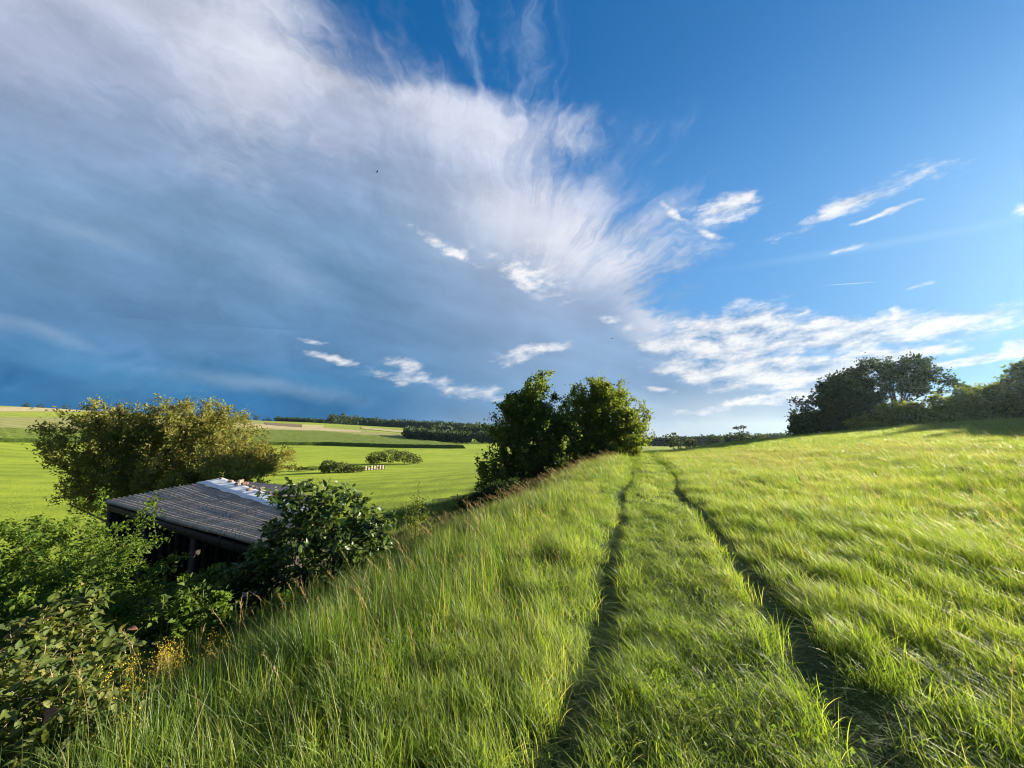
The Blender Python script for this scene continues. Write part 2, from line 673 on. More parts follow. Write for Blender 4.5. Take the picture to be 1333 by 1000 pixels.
def field_mat(name, cols, stripe=None, stripe_amt=0.3, scale=0.05, rough=0.95, bump=0.6, bscale=3.0):
    """crop or mown grass seen from far off"""
    m, h, b = principled(name, rough, 0.1)
    tc = h.new('ShaderNodeTexCoord')
    P = Nd(h.t, tc.outputs['Object'])
    n1 = h.noise(P, scale, 4, 0.6)
    n2 = h.noise(P, scale * 14, 5, 0.65)
    f = n1 * 0.6 + n2 * 0.4
    if stripe:
        ang, per = stripe
        x, y, z = h.sep(P)
        s = (x * math.cos(R(ang)) + y * math.sin(R(ang)) + n1 * per * 3.0 + n2 * per * 0.4) * (6.2832 / per)
        w = s._m('SINE')
        along = h.noise(h.xyz((x * math.cos(R(ang)) + y * math.sin(R(ang))) * 1.0, (y * math.cos(R(ang)) - x * math.sin(R(ang))) * 0.12, 0.0), 0.35, 4, 0.6)
        f = f + w * 0.5 * stripe_amt * along * 1.3 + (along - 0.5) * stripe_amt
    k = len(cols) - 1
    c = h.ramp(f.smooth(0.25, 0.75), [(i / k, q) for i, q in enumerate(cols)])
    h.put(b.inputs['Base Color'], c)
    bp = h.new('ShaderNodeBump')
    bp.inputs['Strength'].default_value = bump
    bp.inputs['Distance'].default_value = 0.3
    h.put(bp.inputs['Height'], h.noise(P, bscale, 4, 0.7))
    h.t.links.new(bp.outputs[0], b.inputs['Normal'])
    return m


def build_materials():
    field_mat('mown_meadow', [(0.138, 0.190, 0.018), (0.228, 0.292, 0.026), (0.292, 0.350, 0.034)], stripe=(82, 7.0), stripe_amt=0.2, scale=0.03)
    field_mat('far_meadow', [(0.155, 0.205, 0.03), (0.235, 0.28, 0.036)], stripe=(84, 14.0), stripe_amt=0.3, scale=0.012)
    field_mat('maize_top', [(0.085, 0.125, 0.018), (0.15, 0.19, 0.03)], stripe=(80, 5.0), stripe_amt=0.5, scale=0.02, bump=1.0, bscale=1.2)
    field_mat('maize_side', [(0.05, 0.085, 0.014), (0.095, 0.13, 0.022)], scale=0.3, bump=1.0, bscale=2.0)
    field_mat('stubble', [(0.30, 0.25, 0.13), (0.40, 0.34, 0.19)], stripe=(84, 9.0), stripe_amt=0.3, scale=0.01)
    field_mat('pale_crop', [(0.19, 0.20, 0.065), (0.27, 0.26, 0.095)], stripe=(84, 9.0), stripe_amt=0.35, scale=0.01)
    field_mat('bare_soil', [(0.12, 0.09, 0.06), (0.17, 0.13, 0.085)], scale=0.02)
    # the land under the long grass
    m, h, b = principled('ground', 0.95, 0.1)
    tc = h.new('ShaderNodeTexCoord')
    P = Nd(h.t, tc.outputs['Object'])
    n1 = h.noise(P, 0.35, 4, 0.6)
    n2 = h.noise(P, 7.0, 5, 0.7)
    c = h.ramp((n1 * 0.5 + n2 * 0.5).smooth(0.3, 0.7), [(0, (0.022, 0.034, 0.008)), (0.5, (0.045, 0.075, 0.014)), (1, (0.075, 0.105, 0.022))])
    h.put(b.inputs['Base Color'], c)
    bp = h.new('ShaderNodeBump')
    bp.inputs['Strength'].default_value = 0.8
    bp.inputs['Distance'].default_value = 0.08
    h.put(bp.inputs['Height'], n2)
    h.t.links.new(bp.outputs[0], b.inputs['Normal'])
    simple_mat('bark', (0.045, 0.036, 0.026), (0.11, 0.09, 0.065), 12.0, 0.9, 0.15, 0.6)
    simple_mat('pale_bark', (0.12, 0.10, 0.075), (0.21, 0.18, 0.135), 12.0, 0.9, 0.15, 0.5)
    simple_mat('twig', (0.05, 0.045, 0.025), (0.10, 0.075, 0.04), 20.0, 0.85, 0.2)
    simple_mat('green_stem', (0.07, 0.11, 0.025), (0.13, 0.16, 0.05), 20.0, 0.6, 0.3)
    simple_mat('cane', (0.16, 0.12, 0.06), (0.26, 0.21, 0.12), 14.0, 0.7, 0.3)
    simple_mat('old_wood', (0.022, 0.018, 0.014), (0.05, 0.042, 0.034), 6.0, 0.9, 0.15, 0.5)
    simple_mat('weathered_wood', (0.16, 0.14, 0.12), (0.30, 0.27, 0.23), 9.0, 0.85, 0.2, 0.4)
    simple_mat('stone', (0.11, 0.09, 0.075), (0.25, 0.20, 0.155), 9.0, 0.9, 0.2, 0.6)
    simple_mat('brick_red', (0.20, 0.12, 0.08), (0.32, 0.21, 0.14), 14.0, 0.9, 0.2, 0.5)
    simple_mat('pale_board', (0.20, 0.17, 0.135), (0.31, 0.27, 0.22), 3.0, 0.8, 0.2)
    simple_mat('petal_yellow', (0.36, 0.25, 0.02), (0.50, 0.38, 0.05), 30.0, 0.7, 0.2)
    simple_mat('dry_leaf', (0.42, 0.30, 0.21), (0.62, 0.49, 0.38), 30.0, 0.7, 0.2)
    simple_mat('brown_leaf', (0.12, 0.055, 0.035), (0.20, 0.10, 0.07), 30.0, 0.7, 0.2)
    simple_mat('bird', (0.01, 0.01, 0.012), (0.02, 0.02, 0.022), 30.0, 0.7, 0.2)
    leaf_mat('leaf_willow', [(0.075, 0.088, 0.022), (0.13, 0.145, 0.035), (0.19, 0.19, 0.05), (0.23, 0.195, 0.07)], 0.36, tboost=1.4)
    leaf_mat('leaf_hawthorn', [(0.042, 0.070, 0.016), (0.072, 0.112, 0.022), (0.115, 0.16, 0.032), (0.16, 0.195, 0.045)], 0.45, tboost=1.6)
    leaf_mat('leaf_sallow', [(0.060, 0.092, 0.016), (0.105, 0.148, 0.025), (0.16, 0.19, 0.042)], 0.44, tboost=1.45)
    leaf_mat('leaf_dark', [(0.014, 0.026, 0.010), (0.028, 0.048, 0.014), (0.045, 0.070, 0.02)], 0.3)
    leaf_mat('leaf_hedge', [(0.022, 0.036, 0.010), (0.045, 0.062, 0.015), (0.075, 0.092, 0.022)], 0.3)
    leaf_mat('leaf_far', [(0.020, 0.040, 0.020), (0.034, 0.058, 0.026), (0.048, 0.075, 0.030)], 0.25, patch=0.02)
    leaf_mat('leaf_glossy', [(0.022, 0.045, 0.012), (0.045, 0.08, 0.018), (0.075, 0.115, 0.026), (0.12, 0.15, 0.04)], 0.30, rough=0.42, spec=0.35, patch=2.0)
    leaf_mat('leaf_bramble', [(0.032, 0.052, 0.014), (0.062, 0.092, 0.020), (0.11, 0.14, 0.032), (0.17, 0.165, 0.05)], 0.36, rough=0.62, spec=0.2, patch=3.0)
    leaf_mat('leaf_light', [(0.045, 0.085, 0.012), (0.085, 0.14, 0.02), (0.13, 0.19, 0.028)], 0.42, patch=2.0)
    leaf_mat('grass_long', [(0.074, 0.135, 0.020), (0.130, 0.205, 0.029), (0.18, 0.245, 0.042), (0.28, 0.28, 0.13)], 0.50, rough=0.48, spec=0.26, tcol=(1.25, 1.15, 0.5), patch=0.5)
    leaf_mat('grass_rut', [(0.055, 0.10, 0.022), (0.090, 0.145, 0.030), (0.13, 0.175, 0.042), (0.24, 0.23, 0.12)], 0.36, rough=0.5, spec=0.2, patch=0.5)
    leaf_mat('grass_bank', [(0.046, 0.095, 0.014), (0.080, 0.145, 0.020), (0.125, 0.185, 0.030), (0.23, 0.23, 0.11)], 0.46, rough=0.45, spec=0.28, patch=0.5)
    leaf_mat('weed_leaf', [(0.040, 0.085, 0.016), (0.075, 0.13, 0.024), (0.11, 0.17, 0.035)], 0.40, patch=1.0)
    leaf_mat('grass_seed', [(0.24, 0.19, 0.09), (0.34, 0.27, 0.14), (0.42, 0.34, 0.20)], 0.45, rough=0.6, spec=0.2, tcol=(1.1, 1.0, 0.75))


build_materials()


# ------------------------------------------------------------------ the ground and the far fields
def build_ground():
    front = np.linspace(-66, 66, 560)
    back = np.linspace(66, 294, 150)[1:-1]
    az = np.radians(np.concatenate([front, back]))
    rr = np.concatenate([[0.0], np.geomspace(0.4, 1500, 240)])
    A, Rr = np.meshgrid(az, rr[1:])
    x, y = Rr * np.sin(A), Rr * np.cos(A)
    z = ground(x, y)
    n = len(az)
    V = np.stack([x.ravel(), y.ravel(), z.ravel()], 1)
    V = np.vstack([V, [[0, 0, gz(0, 0)]]])
    i = np.arange(len(rr) - 2)[:, None] * n
    j = np.arange(n)[None, :]
    j2 = (j + 1) % n
    Q = np.stack([i + j, i + n + j, i + n + j2, i + j2], -1).reshape(-1, 4)
    j = np.arange(n)
    T = np.stack([np.full(n, len(V) - 1), j, (j + 1) % n], 1)
    # which land: 0 long grass and bank, 1 mown valley, 2 far meadow
    fm = []
    for F in (Q, T):
        c = V[F].mean(1)
        q = qof(c[:, 0], c[:, 1])
        r = np.hypot(c[:, 0], c[:, 1])
        k = np.where((q < -14.5 - 0.02 * r + 0.8 * wob(c[:, 0], c[:, 1], 0.08, 3)) | ((r > 90) & (q < 0)), 1, 0)
        k = np.where((r > 150) & (q >= 0), 2, k)
        k = np.where(r > 420, 2, k)
        fm.append(k)
    me = np_mesh('ground', V, [Q, T], [MATS['ground'], MATS['mown_meadow'], MATS['far_meadow']], smooth=True, fac_mat=np.concatenate(fm))
    tag(link('ground', me), kind='structure')


build_ground()


def sheet(name, top, bot, px0, px1, mat, lift, nx=90, ny=8, kind='structure'):
    """a field between two lines of the photograph, laid on the land"""
    V = []
    for i in range(nx + 1):
        px = px0 + (px1 - px0) * i / nx
        yt = float(np.interp(px, [p[0] for p in top], [p[1] for p in top]))
        yb = float(np.interp(px, [p[0] for p in bot], [p[1] for p in bot]))
        a, b = hit(px, yt), hit(px, yb)
        if a is None:
            d = ray(px, yt)
            s = 680 / math.hypot(d.x, d.y)
            a = Vector((d.x * s, d.y * s, gz(d.x * s, d.y * s)))
        if b is None:
            b = a
        for j in range(ny + 1):
            f = j / ny
            p = b.lerp(a, f)
            V.append((p.x, p.y, gz(p.x, p.y) + lift))
    V = np.array(V)
    i = np.arange(nx)[:, None] * (ny + 1)
    j = np.arange(ny)[None, :]
    Q = np.stack([i + j, i + ny + 1 + j, i + ny + 2 + j, i + j + 1], -1).reshape(-1, 4)
    o = link(name, np_mesh(name, V, Q, mat, smooth=True))
    return tag(o, kind=kind)


def crop(name, top, bot, px0, px1, height, mats, nx=200, ny=24, label=None):
    """a standing crop: a raised rough sheet with steep leafy borders"""
    rs = np.random.RandomState(3)
    V = []
    for i in range(nx + 1):
        px = px0 + (px1 - px0) * i / nx
        yt = float(np.interp(px, [p[0] for p in top], [p[1] for p in top]))
        yb = float(np.interp(px, [p[0] for p in bot], [p[1] for p in bot]))
        a, b = hit(px, yt), hit(px, yb)
        if a is None:
            d = ray(px, yt)
            s = 650 / math.hypot(d.x, d.y)
            a = Vector((d.x * s, d.y * s, gz(d.x * s, d.y * s)))
        if b is None:
            b = a
        for j in range(ny + 1):
            f = max(0.0, (j - 2) / (ny - 2))
            p = b.lerp(a, f)
            hh = height * (0.0 if j == 0 else (0.62 + 0.2 * rs.rand()) if j == 1 else 0.9 + 0.2 * rs.rand())
            if i in (0, nx) or j == ny:
                hh *= 0.1
            V.append((p.x + (rs.rand() - 0.5) * 0.3, p.y + (rs.rand() - 0.5) * 0.3 - (0.25 if j == 0 else 0), gz(p.x, p.y) + hh))
    V = np.array(V)
    i = np.arange(nx)[:, None] * (ny + 1)
    j = np.arange(ny)[None, :]
    Q = np.stack([i + j, i + ny + 1 + j, i + ny + 2 + j, i + j + 1], -1)
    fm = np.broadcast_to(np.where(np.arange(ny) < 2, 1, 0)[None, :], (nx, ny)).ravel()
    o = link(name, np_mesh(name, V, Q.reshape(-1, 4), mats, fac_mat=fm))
    return tag(o, label=label, kind='stuff')


def build_fields():
    M = MATS
    # pixel lines of the photograph, from the valley up to the skyline
    crop('maize_field', [(-60, 559), (80, 563), (330, 562), (420, 563), (560, 577), (606, 583)],
         [(-60, 575), (80, 577), (330, 580), (420, 580), (520, 583), (606, 584)], -60, 606, 1.8, [M['maize_top'], M['maize_side']], label='tall dark green maize crop standing across the valley')
    sheet('crop_field', [(-60, 541), (80, 544), (330, 548), (470, 560), (530, 566)], [(-60, 558), (80, 562), (330, 561), (420, 562), (560, 573)], -60, 535, M['pale_crop'], 0.10)
    sheet('stubble_field', [(-60, 529), (80, 531), (110, 533), (150, 535)], [(-60, 536), (80, 536), (150, 537)], -60, 150, M['stubble'], 0.16)
    sheet('stubble_field', [(310, 551), (400, 556), (470, 561)], [(310, 556), (400, 561), (470, 563)], 310, 470, M['stubble'], 0.22)
    sheet('pale_stubble_field', [(393, 553), (421, 554)], [(392, 557), (421, 558.5)], 393, 421, M['stubble'], 0.3, nx=10, ny=4)
    sheet('ploughed_field', [(340, 550), (394, 553)], [(340, 553), (394, 557)], 345, 392, M['bare_soil'], 0.3, nx=20, ny=4)
    sheet('stubble_field', [(470, 556), (525, 561)], [(470, 558), (525, 564)], 470, 525, M['stubble'], 0.3, nx=20, ny=4)


build_fields()


# ------------------------------------------------------------------ foliage
def rot_to(N, U):
    """axes from leaf direction N and rough face normal U"""
    N = N / np.linalg.norm(N, axis=1, keepdims=True)
    U = U - N * (U * N).sum(1, keepdims=True)
    U = U / np.maximum(np.linalg.norm(U, axis=1, keepdims=True), 1e-6)
    S = np.cross(N, U)
    return N, U, S


def leaves_np(P, N, U, L, W, rnd, fold=0.22, droop=0.15):
    """one folded, pointed leaf of four triangles at every point"""
    n = len(P)
    N, U, S = rot_to(N, U)
    L = np.broadcast_to(np.asarray(L, dtype=float), (n,))[:, None]
    W = np.broadcast_to(np.asarray(W, dtype=float), (n,))[:, None]
    m1 = P + N * L * 0.45
    v = np.stack([P, m1 + S * W * 0.5 + U * W * fold, P + N * L - U * L * droop, m1 - S * W * 0.5 + U * W * fold, m1 - U * L * droop * 0.15], 1)
    b = np.arange(n)[:, None] * 5
    T = np.concatenate([b + np.array([[0, 4, 1]]), b + np.array([[1, 4, 2]]), b + np.array([[0, 3, 4]]), b + np.array([[3, 2, 4]])], 0)
    return v.reshape(-1, 3), T, np.repeat(rnd, 5)


def cards_np(P, N, U, L, W, rnd, fold=0.25):
    """leaves of two triangles for foliage seen from some way off"""
    n = len(P)
    N, U, S = rot_to(N, U)
    L = np.broadcast_to(np.asarray(L, dtype=float), (n,))[:, None]
    W = np.broadcast_to(np.asarray(W, dtype=float), (n,))[:, None]
    m1 = P + N * L * 0.45
    v = np.stack([P, m1 + S * W * 0.5 + U * W * fold, P + N * L, m1 - S * W * 0.5 + U * W * fold], 1)
    b = np.arange(n)[:, None] * 4
    T = np.concatenate([b + np.array([[0, 2, 1]]), b + np.array([[0, 3, 2]])], 0)
    return v.reshape(-1, 3), T, np.repeat(rnd, 4)


def unit(rs, n):
    v = rs.normal(size=(n, 3))
    return v / np.linalg.norm(v, axis=1, keepdims=True)


class Growth:
    """stems, limbs and twigs grown towards points of an envelope, with leaves along the twigs"""
    def __init__(s, seed):
        s.rs = np.random.RandomState(seed)
        s.wood = MB()
        s.nodes = []          # (point, radius)
        s.tw = []             # twig paths for the leaves

    def stem(s, pts, r0, r1, n=7):
        m = 10
        pts = [Vector(p) for p in pts]
        out = []
        seg = len(pts) - 1
        for i in range(m + 1):
            f = i / m * seg
            k = min(int(f), seg - 1)
            a = f - k
            p0, p1 = pts[max(k - 1, 0)], pts[k]
            p2, p3 = pts[k + 1], pts[min(k + 2, seg)]
            c = 0.5 * ((2 * p1) + (p2 - p0) * a + (2 * p0 - 5 * p1 + 4 * p2 - p3) * a * a + (3 * p1 - p0 - 3 * p2 + p3) * a ** 3)
            out.append(c)
        rad = [r0 + (r1 - r0) * (i / m) ** 0.8 for i in range(m + 1)]
        s.wood.tube(out, rad, n)
        for i in range(2, m + 1):
            s.nodes.append((out[i], rad[i]))

    def grow(s, ends, base, sag=0.06, twig_r=0.006, limb_k=0.55):
        base = Vector(base)
        ends = sorted([Vector(e) for e in ends], key=lambda e: (e - base).length)
        NP = [tuple(p) for p, r in s.nodes]
        NR = [r for p, r in s.nodes]
        for e in ends:
            A = np.array(NP)
            d = np.linalg.norm(A - np.array(e), axis=1)
            bd = np.linalg.norm(A - np.array(base), axis=1)
            pen = np.where(bd > (e - base).length * 0.97, 1e3, 0) + d + 0.25 * np.maximum(A[:, 2] - e.z, 0)
            k = int(np.argmin(pen))
            a = Vector(NP[k])
            L = (e - a).length
            if L < 1e-3:
                continue
            m = (a + e) / 2 + Vector((0, 0, L * sag)) + Vector(s.rs.normal(size=3)) * L * 0.07
            pts = []
            for i in range(5):
                f = i / 4
                pts.append(a * (1 - f) ** 2 + m * 2 * f * (1 - f) + e * f * f)
            r0 = max(min(NR[k] * limb_k, 0.012 * L + twig_r), twig_r)
            s.wood.tube(pts, [r0 + (twig_r * 0.5 - r0) * i / 4 for i in range(5)], 4 if r0 > 0.012 else 3, cap=False)
            for i in range(1, 5):
                NP.append(tuple(pts[i]))
                NR.append(r0 + (twig_r * 0.5 - r0) * i / 4)
            s.tw.append(pts)

    def leafpoints(s, per, spread, up=0.35, tip_bias=0.7):
        P, D = [], []
        for pts in s.tw:
            n = per if isinstance(per, int) else int(s.rs.poisson(per))
            f = s.rs.rand(n) ** tip_bias * 1.06
            A = np.array([tuple(p) for p in pts])
            x = np.clip(f, 0, 1) * 4
            k = np.minimum(x.astype(int), 3)
            a = (x - k)[:, None]
            p = A[k] * (1 - a) + A[k + 1] * a
            dirv = A[4] - A[1]
            dirv = dirv / (np.linalg.norm(dirv) + 1e-6)
            P.append(p + s.rs.normal(size=(n, 3)) * spread * (0.35 + 0.65 * s.rs.rand(n)[:, None]))
            D.append(np.broadcast_to(dirv, (n, 3)))
        P, D = np.concatenate(P), np.concatenate(D)
        N = D * 0.55 + unit(s.rs, len(P)) * 0.9
        U = unit(s.rs, len(P)) * 0.8 + np.array([0, 0, up + 0.3])
        return P, N, U


def in_ellipsoids(rs, ells, n, shell=0.33, gap=0.0, gap_scale=0.8, seed=0, zmin=None):
    """points in a union of ellipsoids, most of them near its skin"""
    ells = np.array(ells, dtype=float)
    vol = (ells[:, 3] * ells[:, 4] * ells[:, 5]) ** 0.75
    out = []
    while len(out) < n:
        k = rs.choice(len(ells), p=vol / vol.sum())
        e = ells[k]
        d = unit(rs, 1)[0]
        r = rs.rand() ** shell
        p = e[:3] + d * r * e[3:]
        if zmin is not None and p[2] < zmin:
            continue
        if gap and (math.sin(p[0] * gap_scale * 2.1 + seed) + math.sin(p[1] * gap_scale * 2.7 + seed * 2) + math.sin(p[2] * gap_scale * 3.1 + seed * 3 + p[0])) < -3 + gap * 3:
            continue
        out.append(p)
    return out


def plant(name, label, cat, loc, stems, ells, twigs, per, leaf, mat, wood='bark', seed=1, group=None, spread=0.12, shell=0.33, gap=0.0,
          gap_scale=0.8, near=False, crown='crown', trunk='trunk', up=0.35, sag=0.06, twig_r=0.006, zmin=0.05, fold=0.25, tip_bias=0.7, extra=None, shoot=1.38):
    """a shrub or tree: an Empty with the woody part and the crown"""
    g = Growth(seed)
    root = empty(name, loc, label, cat, group)
    for pts, r0, r1 in stems:
        g.stem(pts, r0, r1)
    ends = in_ellipsoids(g.rs, ells, twigs, shell, gap, gap_scale, seed, zmin)
    if extra:
        ends += [Vector(e) for e in extra]
    # shoots that stand out of the crown
    for p in in_ellipsoids(g.rs, ells, int(twigs * 0.10), 0.05, 0, 1, seed, zmin):
        c = np.mean([e[:3] for e in ells], axis=0)
        e = min(ells, key=lambda e: sum(((p[i] - e[i]) / e[3 + i]) ** 2 for i in range(3)))
        d = p - np.array(e[:3])
        ends.append(Vector(np.array(e[:3]) + d * g.rs.uniform(1.06, shoot)))
    g.grow(ends, stems[0][0][0], sag, twig_r)
    P, N, U = g.leafpoints(per, spread, up, tip_bias)
    n = len(P)
    L = leaf[0] * g.rs.uniform(0.65, 1.25, n)
    W = leaf[1] * g.rs.uniform(0.7, 1.2, n)
    V, T, rn = (leaves_np if near else cards_np)(P, N, U, L, W, g.rs.rand(n), fold)
    g.wood.build(trunk, MATS[wood], root, smooth=True)
    link(crown, np_mesh(crown, V, T, MATS[mat], {'rnd': rn}), root)
    return root


def pxw(px, Y):
    return (px - 666.5) / 500.0 * Y


def px_env(lst, Y, base, depth):
    """ellipsoids from photograph pixels (x, y, half width, half height) at Y metres ahead, relative to base"""
    out = []
    for k, (px, py, ax, ay) in enumerate(lst):
        d = ray(px, py)
        x = d.x * Y / d.y
        z = EYE + d.z * Y / d.y
        s = Y / d.y / 500.0
        out.append((x - base.x, ((k * 37) % 5 - 2) * 0.2 * depth, z - base.z, ax * s, max(ax * s * 0.6, depth), ay * s))
    return out


def build_near_trees():
    # the olive green willow behind the shed
    Y = 23.0
    b = at_depth(222, Y)
    b.z -= 0.1
    ells = px_env([(158, 574, 54, 46), (130, 590, 32, 34), (240, 560, 62, 42), (185, 552, 46, 34), (290, 590, 55, 40), (332, 605, 38, 26),
                   (215, 605, 95, 46), (150, 625, 75, 34), (230, 640, 100, 34), (125, 640, 36, 28), (310, 630, 60, 34), (265, 545, 34, 24), (345, 600, 22, 16)], Y, b, 2.6)
    stems = []
    for k, (dx, h, dy) in enumerate(((-3.2, 4.2, 0.3), (-1.4, 5.2, -0.8), (0.5, 5.4, 0.6), (2.2, 5.0, -0.5), (4.2, 3.8, 0.5), (-4.6, 2.6, -0.6), (3.2, 3.0, -1.4))):
        stems.append(([(dx * 0.08, dy * 0.1, 0), (dx * 0.35, dy * 0.4, h * 0.4), (dx, dy, h)], 0.14, 0.03))
    plant('willow_bush', 'broad olive green willow bush with bronze tips behind the dark shed', 'bush', b, stems, ells, 1750, 48, (0.19, 0.075), 'leaf_willow',
          'pale_bark', seed=11, spread=0.19, shell=0.42, gap=0.5, gap_scale=0.9, zmin=0.3, shoot=1.16)

    # the thicket left of the track: a dark tall bush and a lighter rounded one
    Y = 28.5
    b = at_depth(690, Y)
    H = zat(700, 487, Y) - b.z
    ells = px_env([(698, 512, 20, 24), (684, 538, 36, 34), (706, 540, 30, 38), (662, 562, 28, 34), (700, 578, 44, 42), (660, 605, 36, 36), (700, 618, 44, 34), (732, 566, 30, 46),
                   (668, 530, 16, 16), (645, 628, 28, 22), (720, 606, 34, 32)], Y, b, 2.0)
    stems = [([(0, 0, -0.2), (0.2, 0, H * 0.3), (0.5, 0.2, H * 0.95)], 0.17, 0.03), ([(0.2, 0.2, -0.2), (0.7, 0.3, H * 0.3), (1.6, 0.4, H * 0.7)], 0.13, 0.03),
             ([(-0.2, 0, -0.2), (-0.8, -0.2, H * 0.25), (-1.4, -0.2, H * 0.62)], 0.12, 0.03), ([(-0.4, -0.2, -0.2), (-1.2, -0.3, H * 0.2), (-2.2, -0.3, H * 0.35)], 0.09, 0.03)]
    plant('hawthorn_bush', 'dark green pointed bush, taller left half of the thicket beside the track', 'bush', b, stems, ells, 900, 46, (0.20, 0.14), 'leaf_hawthorn',
          'bark', seed=21, spread=0.21, shell=0.38, gap=0.55, gap_scale=0.8, zmin=-0.3)
    Y = 31.5
    b = at_depth(786, Y)
    H = zat(786, 498, Y) - b.z
    ells = px_env([(768, 524, 34, 28), (798, 532, 30, 30), (752, 556, 36, 40), (803, 566, 34, 36), (775, 580, 46, 34), (742, 590, 30, 34), (818, 562, 20, 30),
                   (716, 606, 34, 26), (762, 606, 44, 18), (806, 594, 30, 16), (785, 512, 18, 14)], Y, b, 2.2)
    stems = [([(0, 0, -0.2), (-0.2, 0, H * 0.3), (-0.5, 0.2, H * 0.9)], 0.17, 0.03), ([(0.2, 0.2, -0.2), (0.8, 0.3, H * 0.3), (1.5, 0.4, H * 0.8)], 0.14, 0.03),
             ([(-0.2, 0, -0.2), (-1.1, -0.2, H * 0.25), (-1.9, -0.2, H * 0.6)], 0.12, 0.03), ([(0.3, -0.2, -0.2), (1.3, -0.3, H * 0.2), (2.2, -0.5, H * 0.5)], 0.10, 0.03)]
    extra = []
    for px, py in ((838, 532), (842, 541), (834, 525), (826, 520), (845, 536), (830, 548), (836, 556), (818, 512), (840, 548), (846, 544)):
        extra.append((pxw(px, Y) - b.x, 0.2, zat(px, py, Y) - b.z))
    plant('sallow_bush', 'rounded mid green bush with twigs arching out beside the track', 'bush', b, stems, ells, 980, 48, (0.22, 0.12), 'leaf_sallow',
          'bark', seed=22, spread=0.22, shell=0.38, gap=0.45, gap_scale=0.8, extra=extra)
    # low brambly skirt of the thicket
    Y = 22.5
    b = at_depth(640, Y)
    ells = px_env([(640, 655, 34, 16), (672, 642, 32, 16), (612, 664, 24, 12), (655, 640, 24, 14)], Y, b, 1.1)
    stems = [([(0, 0, -0.1), (0.1, 0, 0.5), (0.3, 0.1, 1.0)], 0.03, 0.01), ([(0.2, 0.1, -0.1), (0.6, 0.2, 0.4), (0.9, 0.2, 0.8)], 0.03, 0.01),
             ([(-0.1, 0, -0.1), (-0.4, -0.1, 0.3), (-0.7, -0.1, 0.5)], 0.03, 0.01)]
    plant('blackthorn_bush', 'low dark shrub at the foot of the pointed bush', 'bush', b, stems, ells, 420, 40, (0.15, 0.09), 'leaf_dark', 'bark', seed=23, spread=0.15, shell=0.5, zmin=-0.4)
    # thin sapling in front of the valley meadow
    Y = 8.6
    b = at_depth(545, Y)
    top = zat(548, 640, Y) - b.z
    stems = [([(0, 0, -0.1), (0.02, 0, top * 0.5), (0.05, 0, top)], 0.014, 0.004), ([(0.02, 0.02, -0.1), (0.10, 0.02, top * 0.4), (0.20, 0.05, top * 0.8)], 0.011, 0.004),
             ([(0, 0, -0.1), (-0.1, 0.02, top * 0.35), (-0.22, 0.0, top * 0.75)], 0.011, 0.004)]
    plant('sapling', 'spindly sapling with small leaves standing alone on the bank edge', 'sapling', b, stems, [(0.0, 0, top * 0.62, 0.32, 0.25, top * 0.40)], 60, 13,
          (0.055, 0.024), 'leaf_sallow', 'twig', seed=25, spread=0.05, twig_r=0.004, shell=0.6)


build_near_trees()


def project0(p):
    y, z = p[1], p[2] - EYE
    return 500 - 500 * (z * math.cos(PITCH) - y * math.sin(PITCH)) / (y * math.cos(PITCH) + z * math.sin(PITCH))


